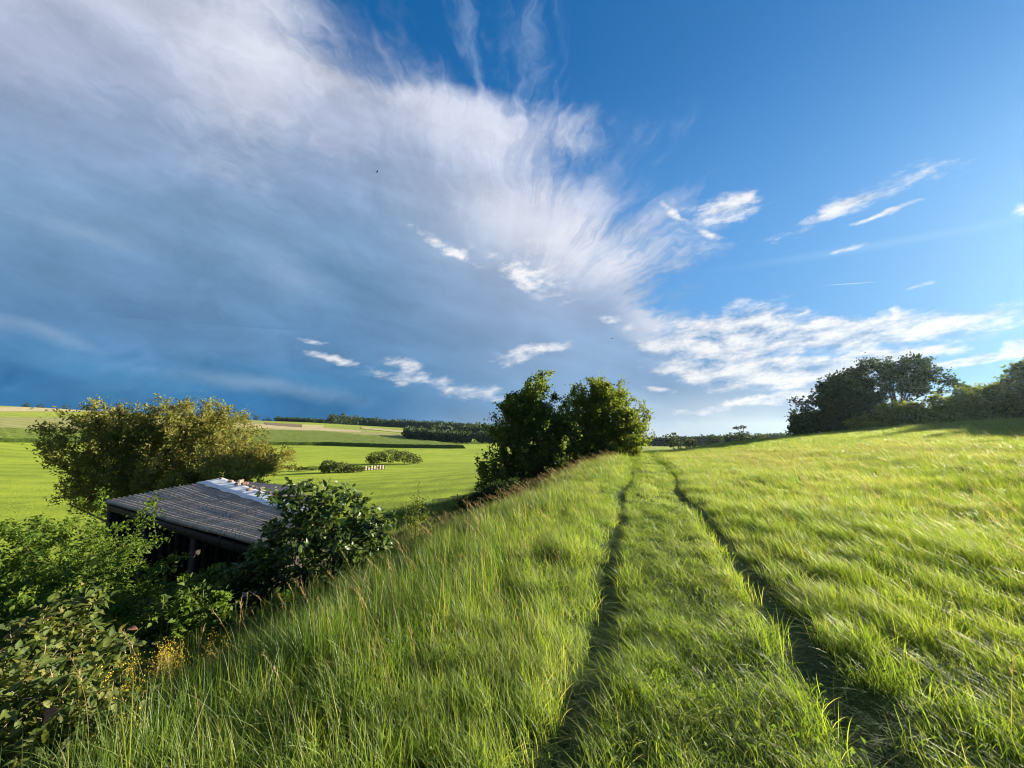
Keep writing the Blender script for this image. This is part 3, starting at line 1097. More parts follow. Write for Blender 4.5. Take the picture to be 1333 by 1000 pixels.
def build_right_wood():
    """the copse on the hill to the right, against the light"""
    def tree(name, label, Y, base_px, ell_px, depth, stems, twigs, per, leaf, mat, seed, **kw):
        b = at_depth(base_px, Y)
        b.z -= 0.2
        plant(name, label, 'tree' if 'tree' in name else 'bush', b, stems, px_env(ell_px, Y, b, depth), twigs, per, leaf, mat, 'bark', seed=seed, group='trees and bushes on the hill to the right', **kw)
    # tall umbrella headed tree
    Y = 58.0
    b = at_depth(1168, Y)
    H = zat(1168, 470, Y) - b.z
    st = [([(0, 0, -0.3), (0.0, 0, H * 0.32), (-0.3, 0, H * 0.55)], 0.42, 0.22)]
    for dx, dy, h in ((-4.6, 0.8, 0.82), (-2.2, -0.7, 0.90), (0.4, 0.9, 0.93), (2.4, -0.4, 0.88), (4.2, 0.8, 0.74), (5.2, -0.2, 0.62), (1.4, 1.5, 0.9), (3.2, 1.2, 0.84)):
        st.append(([(0, 0, H * 0.25), (dx * 0.35, dy * 0.4, H * 0.45), (dx, dy, H * h)], 0.22, 0.05))
    tree('beech_tree', 'tall umbrella headed tree on the hill with sky showing between its limbs', Y, 1168,
         [(1150, 492, 46, 26), (1185, 487, 34, 22), (1120, 506, 34, 28), (1205, 500, 20, 20), (1165, 476, 40, 12), (1212, 506, 12, 10), (1118, 525, 34, 30), (1135, 515, 34, 36)], 2.6, st,
         420, 34, (0.42, 0.27), 'leaf_dark', 31, spread=0.42, shell=0.25, gap=0.8, gap_scale=0.33, twig_r=0.03)
    st = [([(0, 0, -0.3), (0.1, 0, 3.0), (0.2, 0, 7.0)], 0.3, 0.08), ([(0, 0, 1.0), (1.2, 0.3, 3.4), (2.5, 0.4, 6.2)], 0.2, 0.06), ([(0, 0, 0.6), (-1.2, 0.3, 2.4), (-2.6, -0.4, 4.4)], 0.2, 0.06)]
    tree('oak_tree', 'dark ragged tree at the left end of the hill copse', 56.0, 1080,
         [(1080, 525, 26, 24), (1100, 520, 22, 24), (1062, 540, 26, 22), (1048, 552, 18, 16), (1095, 545, 36, 24), (1082, 504, 20, 12), (1042, 560, 14, 10), (1120, 552, 44, 22), (1112, 530, 30, 30)], 2.4, st,
         460, 46, (0.46, 0.30), 'leaf_dark', 32, spread=0.42, shell=0.4, gap=0.35, gap_scale=0.4, twig_r=0.03)
    st = [([(0, 0, -0.3), (0.1, 0, 1.6), (0.2, 0, 3.6)], 0.16, 0.05), ([(0, 0, 0), (1.6, 0.3, 1.4), (3.4, 0.4, 2.8)], 0.12, 0.05), ([(0, 0, 0), (-1.6, 0.3, 1.2), (-3.2, -0.4, 2.2)], 0.12, 0.05)]
    tree('hazel_bush', 'spreading sunlit green bush in front of the umbrella headed tree', 50.0, 1160,
         [(1158, 536, 22, 12), (1184, 545, 34, 14), (1138, 550, 24, 12), (1212, 534, 20, 16), (1170, 556, 50, 12), (1200, 548, 30, 14)], 2.0, st, 260, 46, (0.40, 0.26), 'leaf_sallow', 33,
         spread=0.36, shell=0.4, gap=0.3, gap_scale=0.5, twig_r=0.02)
    tree('hazel_bush', 'loose green bush between the umbrella headed tree and the tallest bush at the picture edge', 52.0, 1255,
         [(1238, 530, 20, 14), (1262, 522, 22, 18), (1288, 512, 20, 18), (1250, 545, 44, 16), (1295, 535, 32, 28), (1305, 515, 16, 20)], 2.0, st, 260, 46, (0.40, 0.26), 'leaf_sallow', 34,
         spread=0.36, shell=0.4, gap=0.3, gap_scale=0.5, twig_r=0.02)
    tree('hazel_bush', 'tall dark bush rising at the right edge of the picture', 49.0, 1335,
         [(1330, 500, 26, 26), (1350, 496, 34, 34), (1318, 525, 26, 24), (1375, 520, 40, 34), (1340, 540, 44, 24), (1410, 530, 40, 30)], 2.4, st, 340, 46, (0.42, 0.28), 'leaf_hawthorn', 35,
         spread=0.38, shell=0.4, gap=0.3, gap_scale=0.5, twig_r=0.02)
    for k, (px, Y, hw, hh) in enumerate(((1440, 44.0, 56, 50), (1515, 39.5, 62, 62), (1610, 35.0, 70, 72), (1730, 31.0, 74, 78))):
        g0 = at_depth(px, Y)
        yb = project0(g0)
        tree('hawthorn_bush', ('first', 'second', 'third', 'fourth')[k] + ' bush of the hedge that goes on past the right picture edge', Y, px,
             [(px - hw * 0.5, yb - hh, hw * 0.6, hh * 0.8), (px + hw * 0.5, yb - hh * 0.9, hw * 0.6, hh * 0.8), (px, yb - hh * 1.3, hw * 0.6, hh * 0.7), (px, yb - hh * 0.4, hw * 1.1, hh * 0.5)], 2.6, st[:1], 520, 46, (0.62, 0.44),
             'leaf_hawthorn', 38 + k, spread=0.40, shell=0.5, twig_r=0.02)
    st = [([(0, 0, -0.3), (0.1, 0, 0.5), (0.2, 0, 1.0)], 0.10, 0.05)]
    tree('hawthorn_bush', 'low shadowed bush along the foot of the hill copse', 47.0, 1225,
         [(1200, 560, 34, 10), (1240, 556, 34, 12), (1285, 552, 30, 16), (1170, 562, 24, 7)], 1.6, st[:1], 240, 40, (0.34, 0.24), 'leaf_hawthorn', 36, gap=0.3,
         spread=0.32, shell=0.45, twig_r=0.015)


build_right_wood()


def clump_tree(name, label, cat, px, py_top, py_base, wpx, Y, mat, seed, group=None, n=420, leafs=None, dark=None, lobes=5):
    """a tree or bush far off: a short trunk and a lumpy crown of leaf clumps"""
    rs = np.random.RandomState(seed)
    b = at_depth(px, Y)
    s = Y / 500.0
    zt, zb = zat(px, py_top, Y), zat(px, py_base, Y)
    h, w = zt - zb, wpx * s
    root = empty(name, (b.x, Y, min(zb, b.z) if zb - b.z < 2 else zb), label, cat, group)
    dz = zb - root.location.z
    lob = [(0, 0, dz + h * 0.55, w * 0.36, w * 0.36, h * 0.42)]
    for k in range(lobes):
        a = rs.rand() * 6.28
        lob.append((math.cos(a) * w * 0.27, math.sin(a) * w * 0.25, dz + h * rs.uniform(0.28, 0.74), w * rs.uniform(0.16, 0.27), w * rs.uniform(0.16, 0.26), h * rs.uniform(0.16, 0.28)))
    P = np.array(in_ellipsoids(rs, lob, n, 0.3, 0.25, 8.0 / max(w, 1), seed, zmin=dz))
    L = (leafs or max(w * 0.10, 0.3)) * rs.uniform(0.6, 1.3, n)
    c = np.array([0, 0, dz + h * 0.4])
    N = unit(rs, n) + (P - c) / np.array([w, w, h]) * 1.0
    V, T, rn = cards_np(P, N, unit(rs, n) + np.array([0, 0, 0.5]), L, L * 0.75, rs.rand(n), 0.3)
    m = MB()
    m.tube([(0, 0, -0.2), (0, 0, dz + h * 0.3), (w * 0.03, 0, dz + h * 0.7)], [max(0.02 * h, 0.08), max(0.015 * h, 0.06), 0.03], 5)
    m.build('trunk', MATS['bark'], root)
    link('crown', np_mesh('crown', V, T, MATS[mat], {'rnd': rn}), root)
    return root


def hedge_bank(name, label, px_list, Y, mat, seed, group=None, n=1500, depth=2.0, leaf=0.38):
    """an island of scrub in the meadow: several stems, one crown"""
    rs = np.random.RandomState(seed)
    c = sum(p[0] for p in px_list) / len(px_list)
    b = at_depth(c, Y)
    root = empty(name, b, label, 'hedge', group)
    ells = px_env(px_list, Y, b, depth)
    P = np.array(in_ellipsoids(rs, ells, n, 0.28, 0.12, 0.9, seed, zmin=0.0))
    V, T, rn = cards_np(P, unit(rs, n) + np.array([0, 0, 0.55]), unit(rs, n) + np.array([0, 0, 0.3]), leaf * rs.uniform(0.6, 1.3, n), leaf * 0.62, rs.rand(n), 0.3)
    for e in ells:
        m = MB()
        m.tube([(e[0], e[1], -0.2), (e[0] + 0.2, e[1], e[2] + e[5] * 0.5)], [0.08, 0.03], 5)
        m.build('stem', MATS['bark'], root)
    link('crown', np_mesh('crown', V, T, MATS[mat], {'rnd': rn}), root)
    return root


def far_wood(rs):
    # the wood that closes the view beyond the end of the track
    P, rn = [], []
    for px in np.arange(815, 1026, 0.9):
        for Y in (300, 315, 330):
            zb = zat(px, float(np.interp(px, [815, 870, 930, 1025], [583, 582, 580, 577])), Y)
            h = rs.uniform(5.5, 8.0)
            d = unit(rs, 26)
            P.append(np.array([pxw(px + rs.uniform(-1, 1), Y), Y, zb + h * 0.5]) + d * np.array([h * 0.4, h * 0.4, h * 0.5]) * (rs.rand(26, 1) ** 0.3))
            rn.append(np.clip(rs.rand() * 0.6 + rs.rand(26) * 0.4, 0, 1))
    P, rn = np.concatenate(P), np.concatenate(rn)
    n = len(P)
    L = 1.8 * rs.uniform(0.7, 1.3, n)
    V, T, r4 = cards_np(P, unit(rs, n) + np.array([0, 0, 0.5]), unit(rs, n), L, L * 0.8, rn, 0.3)
    tag(link('forest', np_mesh('forest', V, T, MATS['leaf_far'], {'rnd': r4})), 'distant bluish wood beyond the end of the track', None, None, 'stuff')


def build_far_plants():
    # two islands of scrub in the mown valley
    hedge_bank('scrub_hedge', 'long rounded island of dark scrub, the farther one in the valley meadow',
               [(492, 596, 14, 8), (508, 594, 16, 9), (525, 595, 14, 8), (538, 598, 11, 6), (484, 599, 8, 5), (545, 600, 6, 3)],
               hit(512, 604).y, 'leaf_hedge', 41, n=2600, depth=2.6, leaf=0.42)
    hedge_bank('scrub_hedge', 'smaller low island of dark scrub beside the pale fence in the valley meadow',
               [(430, 607, 11, 8), (444, 609, 12, 7), (458, 611, 12, 5), (424, 610, 7, 5), (468, 612, 5, 3)],
               hit(445, 615).y, 'leaf_hedge', 42, n=2000, depth=2.0, leaf=0.36)
    hedge_bank('reed_strip', 'thin dark strip of reeds left of the smaller scrub island', [(390, 610, 12, 2.5), (405, 610, 12, 2.5), (375, 609, 10, 2.2)],
               hit(395, 613).y, 'leaf_hedge', 43, n=700, depth=0.8, leaf=0.3)
    # trees on the left skyline
    G = 'lone trees on the skyline'
    sk = [(34, 523, 533, 9, 520, 'small dark tree on the skyline, leftmost of three near the picture edge'),
          (52, 525, 533.5, 9, 520, 'small dark tree on the skyline, middle of three near the picture edge'),
          (86, 526, 534.5, 12, 520, 'small dark tree on the skyline just left of the willow bush'),
          (323, 540, 551, 9, 500, 'pale green young tree on the skyline right of the willow bush'),
          (334.5, 539, 551, 9, 500, 'round dark tree on the skyline right of the willow bush'),
          (344, 546, 551, 6, 500, 'tiny dark bush between two round trees on the skyline'),
          (351, 543, 552, 8, 500, 'dark conical tree on the skyline left of the tree belt'),
          (475, 558.5, 563.5, 7, 420, 'lone round bush in the middle of the far slope'),
          (437, 557, 562, 4, 420, 'tiny bush on the far slope left of the lone round bush')]
    for k, (px, yt, yb, w, Y, lab) in enumerate(sk):
        clump_tree('skyline_tree', lab, 'tree' if 'tree' in lab.split(' on ')[0] else 'bush', px, yt, yb, w, Y, 'leaf_far', 50 + k, G, n=240, leafs=1.0)
    rs = np.random.RandomState(8)
    # dense far woods: masses that nobody could count
    def wood(name, label, line, rows, step, hmin, hmax, mat, seed, on_sky=False):
        rs = np.random.RandomState(seed)
        P, rn = [], []
        px = line[0][0]
        while px < line[-1][0]:
            yb = float(np.interp(px, [p[0] for p in line], [p[1] for p in line]))
            if not on_sky and wob(px, seed, 0.045, seed % 20) < -0.35:
                px += step
                continue
            for j in range(rows):
                pj = px + rs.uniform(-1, 1) * step
                if on_sky:
                    ys, Ys = skyline(pj)
                    Y = max(Ys, 300) * (1.0 + 0.02 * j)
                    c = Vector((pxw(pj, Y), Y, zat(pj, ys + 0.8, Y)))
                else:
                    c = hit(pj, yb - j * 1.1)
                    if c is None:
                        continue
                k = 26
                sc = c.y / 400.0
                h = rs.uniform(hmin, hmax) * (1.25 if rs.rand() < 0.12 else 1.0)
                w = h * rs.uniform(0.34, 0.5)
                d = unit(rs, k)
                P.append(np.array([c.x, c.y, c.z + h * 0.5]) + d * np.array([w, w, h * 0.5]) * (rs.rand(k, 1) ** 0.3))
                rn.append(np.clip(rs.rand() * 0.6 + rs.rand(k) * 0.4, 0, 1))
            px += step
        P = np.concatenate(P)
        rn = np.concatenate(rn)
        n = len(P)
        L = (hmin + hmax) * 0.5 * 0.28 * rs.uniform(0.7, 1.3, n)
        V, T, r4 = cards_np(P, unit(rs, n) + np.array([0, 0, 0.5]), unit(rs, n), L, L * 0.8, rn, 0.3)
        o = link(name, np_mesh(name, V, T, MATS[mat], {'rnd': r4}))
        tag(o, label, None, None, 'stuff')
    wood('forest', 'distant dark forest along the skyline beyond the fields', [(432, 0), (670, 0)], 3, 1.0, 9, 13, 'leaf_far', 61, True)
    wood('tree_belt', 'dark tree belt on the skyline left of the forest', [(361, 0), (436, 0)], 3, 1.0, 4, 7, 'leaf_far', 62, True)
    wood('woodland', 'dark clump of wood at the end of the far slope', [(521, 570), (545, 573), (564, 575)], 4, 1.0, 5.5, 8.5, 'leaf_far', 63)
    wood('woodland', 'wooded valley end in front of the distant forest', [(560, 575), (600, 577), (662, 577)], 3, 1.1, 5, 8, 'leaf_far', 64)
    wood('woodland', 'further belt of trees in the valley end', [(566, 569), (600, 570), (662, 571)], 3, 1.0, 7, 10, 'leaf_far', 65)
    far_wood(rs)
    # trees beyond the crest, at the end of the track
    G = 'trees beyond the end of the track'
    for k, (px, yt, yb, w, Y, lab, mat) in enumerate([
            (874, 563, 587, 28, 130, 'dark rounded tree just right of where the track ends', 'leaf_dark'),
            (898, 568, 586, 18, 140, 'small green tree between two dark trees at the track end', 'leaf_hedge'),
            (925, 566, 584, 24, 140, 'broad dark tree right of the small green tree', 'leaf_dark'),
            (950, 563, 583, 20, 130, 'dark tree directly left of the twin topped tree', 'leaf_dark'),
            (986, 566, 580, 26, 130, 'low bushy tree right of the twin topped tree', 'leaf_hedge'),
            (1010, 571, 578, 22, 120, 'lowest bush at the left foot of the hill copse', 'leaf_dark')]):
        clump_tree('distant_tree', lab, 'tree' if 'tree' in lab.split(' ')[:3] else 'bush', px, yt, yb, w, Y, mat, 80 + k, G, n=420, leafs=0.7)
    Y = 130.0
    r = clump_tree('distant_tree', 'dark tree with two small tufts on bare stems above its crown', 'tree', 967, 560, 584, 26, Y, 'leaf_dark', 90, G, n=420, leafs=0.7)
    m = MB()
    bx, bz = r.location.x, r.location.z
    P = []
    for px, py in ((957, 557), (965.5, 556.5)):
        x, z = pxw(px, Y) - bx, zat(px, py, Y) - bz
        m.tube([(pxw(962, Y) - bx, 0, zat(962, 572, Y) - bz), (x * 0.7, 0, z * 0.86), (x, 0, z)], [0.12, 0.1, 0.06], 5)
        rs = np.random.RandomState(int(px))
        P.append(np.array([x, 0, z]) + unit(rs, 60) * np.array([0.85, 0.8, 0.4]))
    m.build('bare_stem', MATS['bark'], r)
    P = np.concatenate(P)
    V, T, rn = cards_np(P, unit(rs, len(P)), unit(rs, len(P)), 0.55, 0.4, rs.rand(len(P)), 0.3)
    link('tuft', np_mesh('tuft', V, T, MATS['leaf_dark'], {'rnd': rn}), r)


build_far_plants()


def build_valley_fence():
    """short pale board fence at the scrub island"""
    a, b = hit(474, 613), hit(500, 611)
    root = empty('board_fence', a, 'short pale board fence standing beside the smaller scrub island', 'fence')
    d = b - a
    n = 7
    H = 0.9
    for k in range(n + 1):
        p = d * (k / n)
        g = gz(a.x + p.x, a.y + p.y) - a.z
        m = MB()
        m.box((p.x, p.y, g + H * 0.5), (0.16, 0.16, H + 0.2))
        m.build('post', MATS['old_wood'], root)
    for k in range(n):
        for j in range(3):
            p0, p1 = d * ((k + 0.06) / n), d * ((k + 0.94) / n)
            g0, g1 = gz(a.x + p0.x, a.y + p0.y) - a.z, gz(a.x + p1.x, a.y + p1.y) - a.z
            m = MB()
            zz = 0.2 + j * 0.32 + 0.05 * math.sin(k * 2.7 + j)
            if (k * 3 + j) % 8 == 5:
                continue
            m.bar((p0.x, p0.y - 0.1, g0 + zz), (p1.x, p1.y - 0.1, g1 + zz), 0.04, 0.26)
            m.build('board', MATS['pale_board'], root)


build_valley_fence()


def build_birds():
    for px, py, Y, lab in ((491, 224, 40, 'tiny dark bird high against the grey cloud'), (797, 441, 45, 'tiny dark bird low over the thicket beside the track')):
        d = ray(px, py)
        p = Vector((d.x, d.y, d.z)) * (Y / d.y) + Vector((0, 0, EYE))
        r = empty('bird', p, lab, 'bird', 'birds in the sky', rz=0.6)
        m = MB()
        m.tube([(-0.12, 0, 0), (-0.06, 0, 0.01), (0.04, 0, 0.01), (0.10, 0, 0.0), (0.13, 0, -0.005)], [0.008, 0.03, 0.034, 0.02, 0.004], 6)
        m.add([(-0.11, 0, 0), (-0.2, 0.035, 0), (-0.2, -0.035, 0)], t=[(0, 1, 2)])
        m.build('body', MATS['bird'], r)
        for s in (-1, 1):
            m = MB()
            m.add([(0.05, 0.02 * s, 0.015), (-0.04, 0.02 * s, 0.015), (0.03, 0.16 * s, 0.07), (-0.05, 0.15 * s, 0.07), (-0.08, 0.33 * s, 0.03)], q=[(0, 1, 3, 2)], t=[(2, 3, 4)])
            m.build('wing', MATS['bird'], r)


build_birds()


# ------------------------------------------------------------------ the shed in the hollow
def build_shed():
    R1 = Vector((-11.62, 15.7, EYE - 2.113))
    R2 = Vector((-5.35, 10.15, EYE - 1.90))
    E1 = Vector((-13.55, 13.27, EYE - 2.20))
    E2 = Vector((-4.55, 7.40, EYE - 2.02))
    R1 = ray(288, 625) * (15.7 / ray(288, 625).y) + Vector((0, 0, EYE))
    R2 = ray(402, 666) * (9.9 / ray(402, 666).y) + Vector((0, 0, EYE))
    E1 = ray(139, 653) * (13.3 / ray(139, 653).y) + Vector((0, 0, EYE))
    E2 = ray(352, 713) * (7.6 / ray(352, 713).y) + Vector((0, 0, EYE))
    cx = (E1 + E2 + R1 + R2) / 4
    base = Vector((cx.x, cx.y, -3.45))
    root = empty('shed', base, 'old open fronted shed with a low corrugated grey roof in the hollow', 'shed')

    def S(s, t, lift=0.0):
        """s along the ridge 0..1, t from eave 0 to ridge 1"""
        p = (E1 * (1 - s) + E2 * s) * (1 - t) + (R1 * (1 - s) + R2 * s) * t
        return p + Vector((0, 0, lift)) - base
    # corrugated sheets
    m, h, b = principled('old_roofing', 0.85, 0.12)
    tc = h.new('ShaderNodeTexCoord')
    P = Nd(h.t, tc.outputs['Object'])
    n = h.noise(P, 1.6, 5, 0.65)
    n2 = h.noise(P, 9.0, 5, 0.7)
    c = h.mix(n.smooth(0.32, 0.7), (0.24, 0.215, 0.185), (0.43, 0.385, 0.335))
    c = h.mix((n2 + (n - 0.5) * 0.5).smooth(0.58, 0.66) * 0.85, c, (0.035, 0.033, 0.028))
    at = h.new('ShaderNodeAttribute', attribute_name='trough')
    c = h.mix((Nd(h.t, at.outputs['Fac']) + (n2 - 0.5) * 0.6).smooth(0.45, 0.85) * 0.8, c, (0.04, 0.037, 0.032))  # troughs coloured darker, painting in the shade stripes between the ribs
    h.put(b.inputs['Base Color'], c)
    nw, rows, cols = 24, 3, 4
    rs = np.random.RandomState(4)
    for r in range(rows):
        for k in range(cols):
            t0, t1 = r / rows - (0.012 if r else 0.01), (r + 1) / rows
            s0, s1 = k / cols - (0.006 if k else 0.012), (k + 1) / cols + (0.012 if k == cols - 1 else 0)
            lift = 0.012 * ((k + r) % 2) + 0.016 * r * 0 + rs.uniform(0, 0.008)
            wv = int(round((t1 - t0) * nw)) * 8
            us = 9
            V, tr = [], []
            for i in range(us + 1):
                s = s0 + (s1 - s0) * i / us
                for j in range(wv + 1):
                    t = t0 + (t1 - t0) * j / wv
                    ph = t * nw * 2 * math.pi
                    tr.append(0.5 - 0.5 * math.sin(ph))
                    V.append(tuple(S(s, t, 0.05 * math.sin(ph) + lift + 0.012 * math.sin(s * 9 + r) - 0.02 * math.sin(s * math.pi) * math.sin(t * math.pi))))
            i = np.arange(us)[:, None] * (wv + 1)
            j = np.arange(wv)[None, :]
            Q = np.stack([i + j, i + wv + 1 + j, i + wv + 2 + j, i + j + 1], -1).reshape(-1, 4)
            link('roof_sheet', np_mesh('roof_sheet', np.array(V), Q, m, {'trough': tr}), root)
    # the slope away from us, ridge cover, rafters, fascia
    B1 = R1 + (R1 - E1) * 0.9
    B2 = R2 + (R2 - E2) * 0.9
    B1.z = R1.z - 0.5
    B2.z = R2.z - 0.5
    V = []
    for i in range(9):
        s = i / 8
        for j in range(121):
            t = j / 120
            p = (R1 * (1 - s) + R2 * s) * (1 - t) + (B1 * (1 - s) + B2 * s) * t - base
            V.append((p.x, p.y, p.z + 0.02 * math.sin(t * 30 * 6.283)))
    i = np.arange(8)[:, None] * 121
    j = np.arange(120)[None, :]
    Q = np.stack([i + j, i + 121 + j, i + 122 + j, i + j + 1], -1).reshape(-1, 4)
    o = link('back_roof_sheet', np_mesh('back_roof_sheet', np.array(V), Q, m, smooth=True), root)
    mw, h, b = principled('ridge_cover', 0.45, 0.5)
    tc = h.new('ShaderNodeTexCoord')
    n = h.noise(Nd(h.t, tc.outputs['Object']), 2.2, 5, 0.6)
    h.put(b.inputs['Base Color'], h.mix(n.smooth(0.35, 0.7), (0.56, 0.58, 0.62), (0.74, 0.76, 0.79)))
    V, nx, ny = [], 40, 10
    prof = [(0.765, 0.055), (0.765, 0.076), (0.86, 0.078), (0.92, 0.072), (0.97, 0.080), (1.0, 0.086), (1.03, 0.08)]
    for i in range(nx + 1):
        s = -0.012 + 1.03 * i / nx
        for t, dz in prof:
            t2 = t + 0.010 * math.sin(s * 31) * (t < 0.9)
            if t <= 1.0:
                p = S(s, t2, dz + 0.006 * math.sin(s * 60 + t * 20))
            else:
                p = (R1 * (1 - s) + R2 * s) * (2 - t) + (B1 * (1 - s) + B2 * s) * (t - 1) - base + Vector((0, 0, dz))
            V.append(tuple(p))
    k = len(prof)
    i = np.arange(nx)[:, None] * k
    j = np.arange(k - 1)[None, :]
    Q = np.stack([i + j, i + k + j, i + k + 1 + j, i + j + 1], -1).reshape(-1, 4)
    o = link('ridge_cover', np_mesh('ridge_cover', np.array(V), Q, mw, smooth=True), root)
    o['label'] = 'pale smooth sheet laid over the ridge'
    W = MATS['old_wood']
    for s in (0.02, 0.2, 0.4, 0.6, 0.8, 0.98):
        mb = MB()
        mb.bar(S(s, 0.01, -0.10), S(s, 1.0, -0.10), 0.08, 0.12)
        mb.build('rafter', W, root)
    mb = MB()
    mb.bar(S(0.0, 0.02, -0.20), S(1.0, 0.02, -0.20), 0.10, 0.16)
    mb.build('eave_beam', W, root)
    mb = MB()
    mb.bar(S(0.0, 1.0, -0.20), S(1.0, 1.0, -0.20), 0.10, 0.14)
    mb.build('ridge_beam', W, root)
    mb = MB()
    mb.bar(S(-0.008, 0.0, -0.07), S(-0.008, 1.0, -0.07), 0.03, 0.14)
    mb.build('barge_board', MATS['weathered_wood'], root)
    for s in (0.01, 0.34, 0.67, 0.99):
        p = S(s, 0.04, -0.28)
        mb = MB()
        mb.box((p.x, p.y, (p.z - 0.5) / 2), (0.14, 0.14, p.z + 0.5))
        mb.build('post', W, root)

    def wall(a, b, zt0, zt1, n, name='wall_plank'):
        for k in range(n):
            f0, f1 = (k - 0.02) / n, (k + 1.02) / n
            p, q = a.lerp(b, f0), a.lerp(b, f1)
            zt = zt0 + (zt1 - zt0) * (k + 0.5) / n
            mb = MB()
            d = (q - p)
            nrm = Vector((-d.y, d.x, 0)).normalized() * 0.012
            o2 = nrm * (1.15 * (k % 2) + rs.uniform(0, 0.12))
            lo = -0.4
            mb.add([(p.x + nrm.x + o2.x, p.y + nrm.y + o2.y, lo), (q.x + nrm.x + o2.x, q.y + nrm.y + o2.y, lo), (q.x + nrm.x + o2.x, q.y + nrm.y + o2.y, zt), (p.x + nrm.x + o2.x, p.y + nrm.y + o2.y, zt),
                    (p.x - nrm.x + o2.x, p.y - nrm.y + o2.y, lo), (q.x - nrm.x + o2.x, q.y - nrm.y + o2.y, lo), (q.x - nrm.x + o2.x, q.y - nrm.y + o2.y, zt), (p.x - nrm.x + o2.x, p.y - nrm.y + o2.y, zt)],
                   [(0, 1, 2, 3), (5, 4, 7, 6), (1, 5, 6, 2), (4, 0, 3, 7), (3, 2, 6, 7), (4, 5, 1, 0)])
            mb.build(name, W, root)
    b1, b2 = B1 - base, B2 - base
    wall(b1.lerp(S(0, 1), 0.1), b2.lerp(S(1, 1), 0.1), b1.z - 0.06, b2.z - 0.06, 40)
    e1, e2, r1, r2 = S(0.015, 0.05), S(0.985, 0.05), S(0.015, 1), S(0.985, 1)
    wall(e1, r1, e1.z - 0.16, r1.z - 0.16, 14)
    wall(r1, b1.lerp(S(0, 1), 0.1), r1.z - 0.16, b1.z - 0.06, 12)
    wall(e2, r2, e2.z - 0.16, r2.z - 0.16, 14)
    wall(r2, b2.lerp(S(1, 1), 0.1), r2.z - 0.16, b2.z - 0.06, 12)

    # stones weighing the ridge cover down
    grid = []
    for s in np.linspace(0, 1, 90):
        for t in np.linspace(0.79, 1.02, 20):
            p = S(float(s), float(t), 0.085) + base
            grid.append((*project(p), s, t))
    grid = np.array(grid)
    spots = [(750, 98, 0.9, 'stone'), (800, 116, 1.1, 'brick_red'), (857, 104, 1.7, 'stone'), (893, 106, 1.5, 'brick_red'), (843, 131, 1.2, 'stone'), (945, 133, 1.0, 'stone'),
             (928, 151, 1.2, 'brick_red'), (908, 163, 1.2, 'stone'), (980, 163, 1.5, 'stone'), (1040, 160, 1.1, 'stone'), (1035, 181, 1.0, 'stone'), (1050, 204, 0.8, 'stone'),
             (1118, 188, 1.2, 'stone'), (1142, 207, 1.0, 'stone'), (1160, 226, 1.2, 'brick_red'), (1195, 240, 1.0, 'stone')]
    names = ['topmost small grey stone on the pale ridge cover of the shed', 'first tan brick piece from the upper end of the shed ridge cover',
             'largest dark stone near the upper end of the shed ridge', 'second tan brick piece, right beside the largest dark stone on the ridge',
             'grey stone lying low on the ridge cover below the largest stone', 'grey stone on the ridge crest right of the second brick piece',
             'third tan brick piece, in the upper middle of the ridge cover', 'dark stone at the lower border of the ridge cover below the third brick piece',
             'big dark stone in the middle of the ridge cover', 'grey stone on the ridge crest right of the big middle stone',
             'grey stone just below the crest stone right of the middle one', 'small dark stone alone at the lower border of the ridge cover',
             'dark stone on the ridge crest touching the glossy shrub leaves', 'grey stone below the crest stone nearest the glossy shrub',
             'lowest tan brick piece on the ridge cover', 'lowest grey stone on the ridge cover, half behind the glossy shrub']
    for (X, Yp, k, mat), lab in zip(spots, names):
        px, py = 120 + X / 4.443, 600 + Yp / 4.443
        i = int(np.argmin((grid[:, 0] - px) ** 2 + (grid[:, 1] - py - 1.5) ** 2))
        p = S(float(grid[i, 2]), float(grid[i, 3]), 0.07) + base
        bm = bmesh.new()
        bmesh.ops.create_icosphere(bm, subdivisions=2, radius=1.0)
        a = rs.rand(3) * 6
        sz = 0.062 * k
        for v in bm.verts:
            c = v.co
            f = 1 + 0.16 * math.sin(c.x * 3 + a[0]) + 0.14 * math.sin(c.y * 4 + a[1]) + 0.1 * math.sin(c.z * 5 + a[2])
            q = Vector((math.copysign(abs(c.x) ** 0.7, c.x), math.copysign(abs(c.y) ** 0.7, c.y), math.copysign(abs(c.z) ** 0.7, c.z)))
            v.co = Vector((q.x * sz * 1.25 * f, q.y * sz * 0.95 * f, q.z * sz * 0.7 * f + sz * 0.62))
        me = bpy.data.meshes.new('stone')
        bm.to_mesh(me)
        bm.free()
        me.materials.append(MATS[mat])
        o = link('stone' if mat == 'stone' else 'brick', me, None, p)
        o.rotation_euler = (0, 0, rs.rand() * 6)
        tag(o, lab, 'stone' if mat == 'stone' else 'brick', 'stones weighing down the ridge cover')


build_shed()


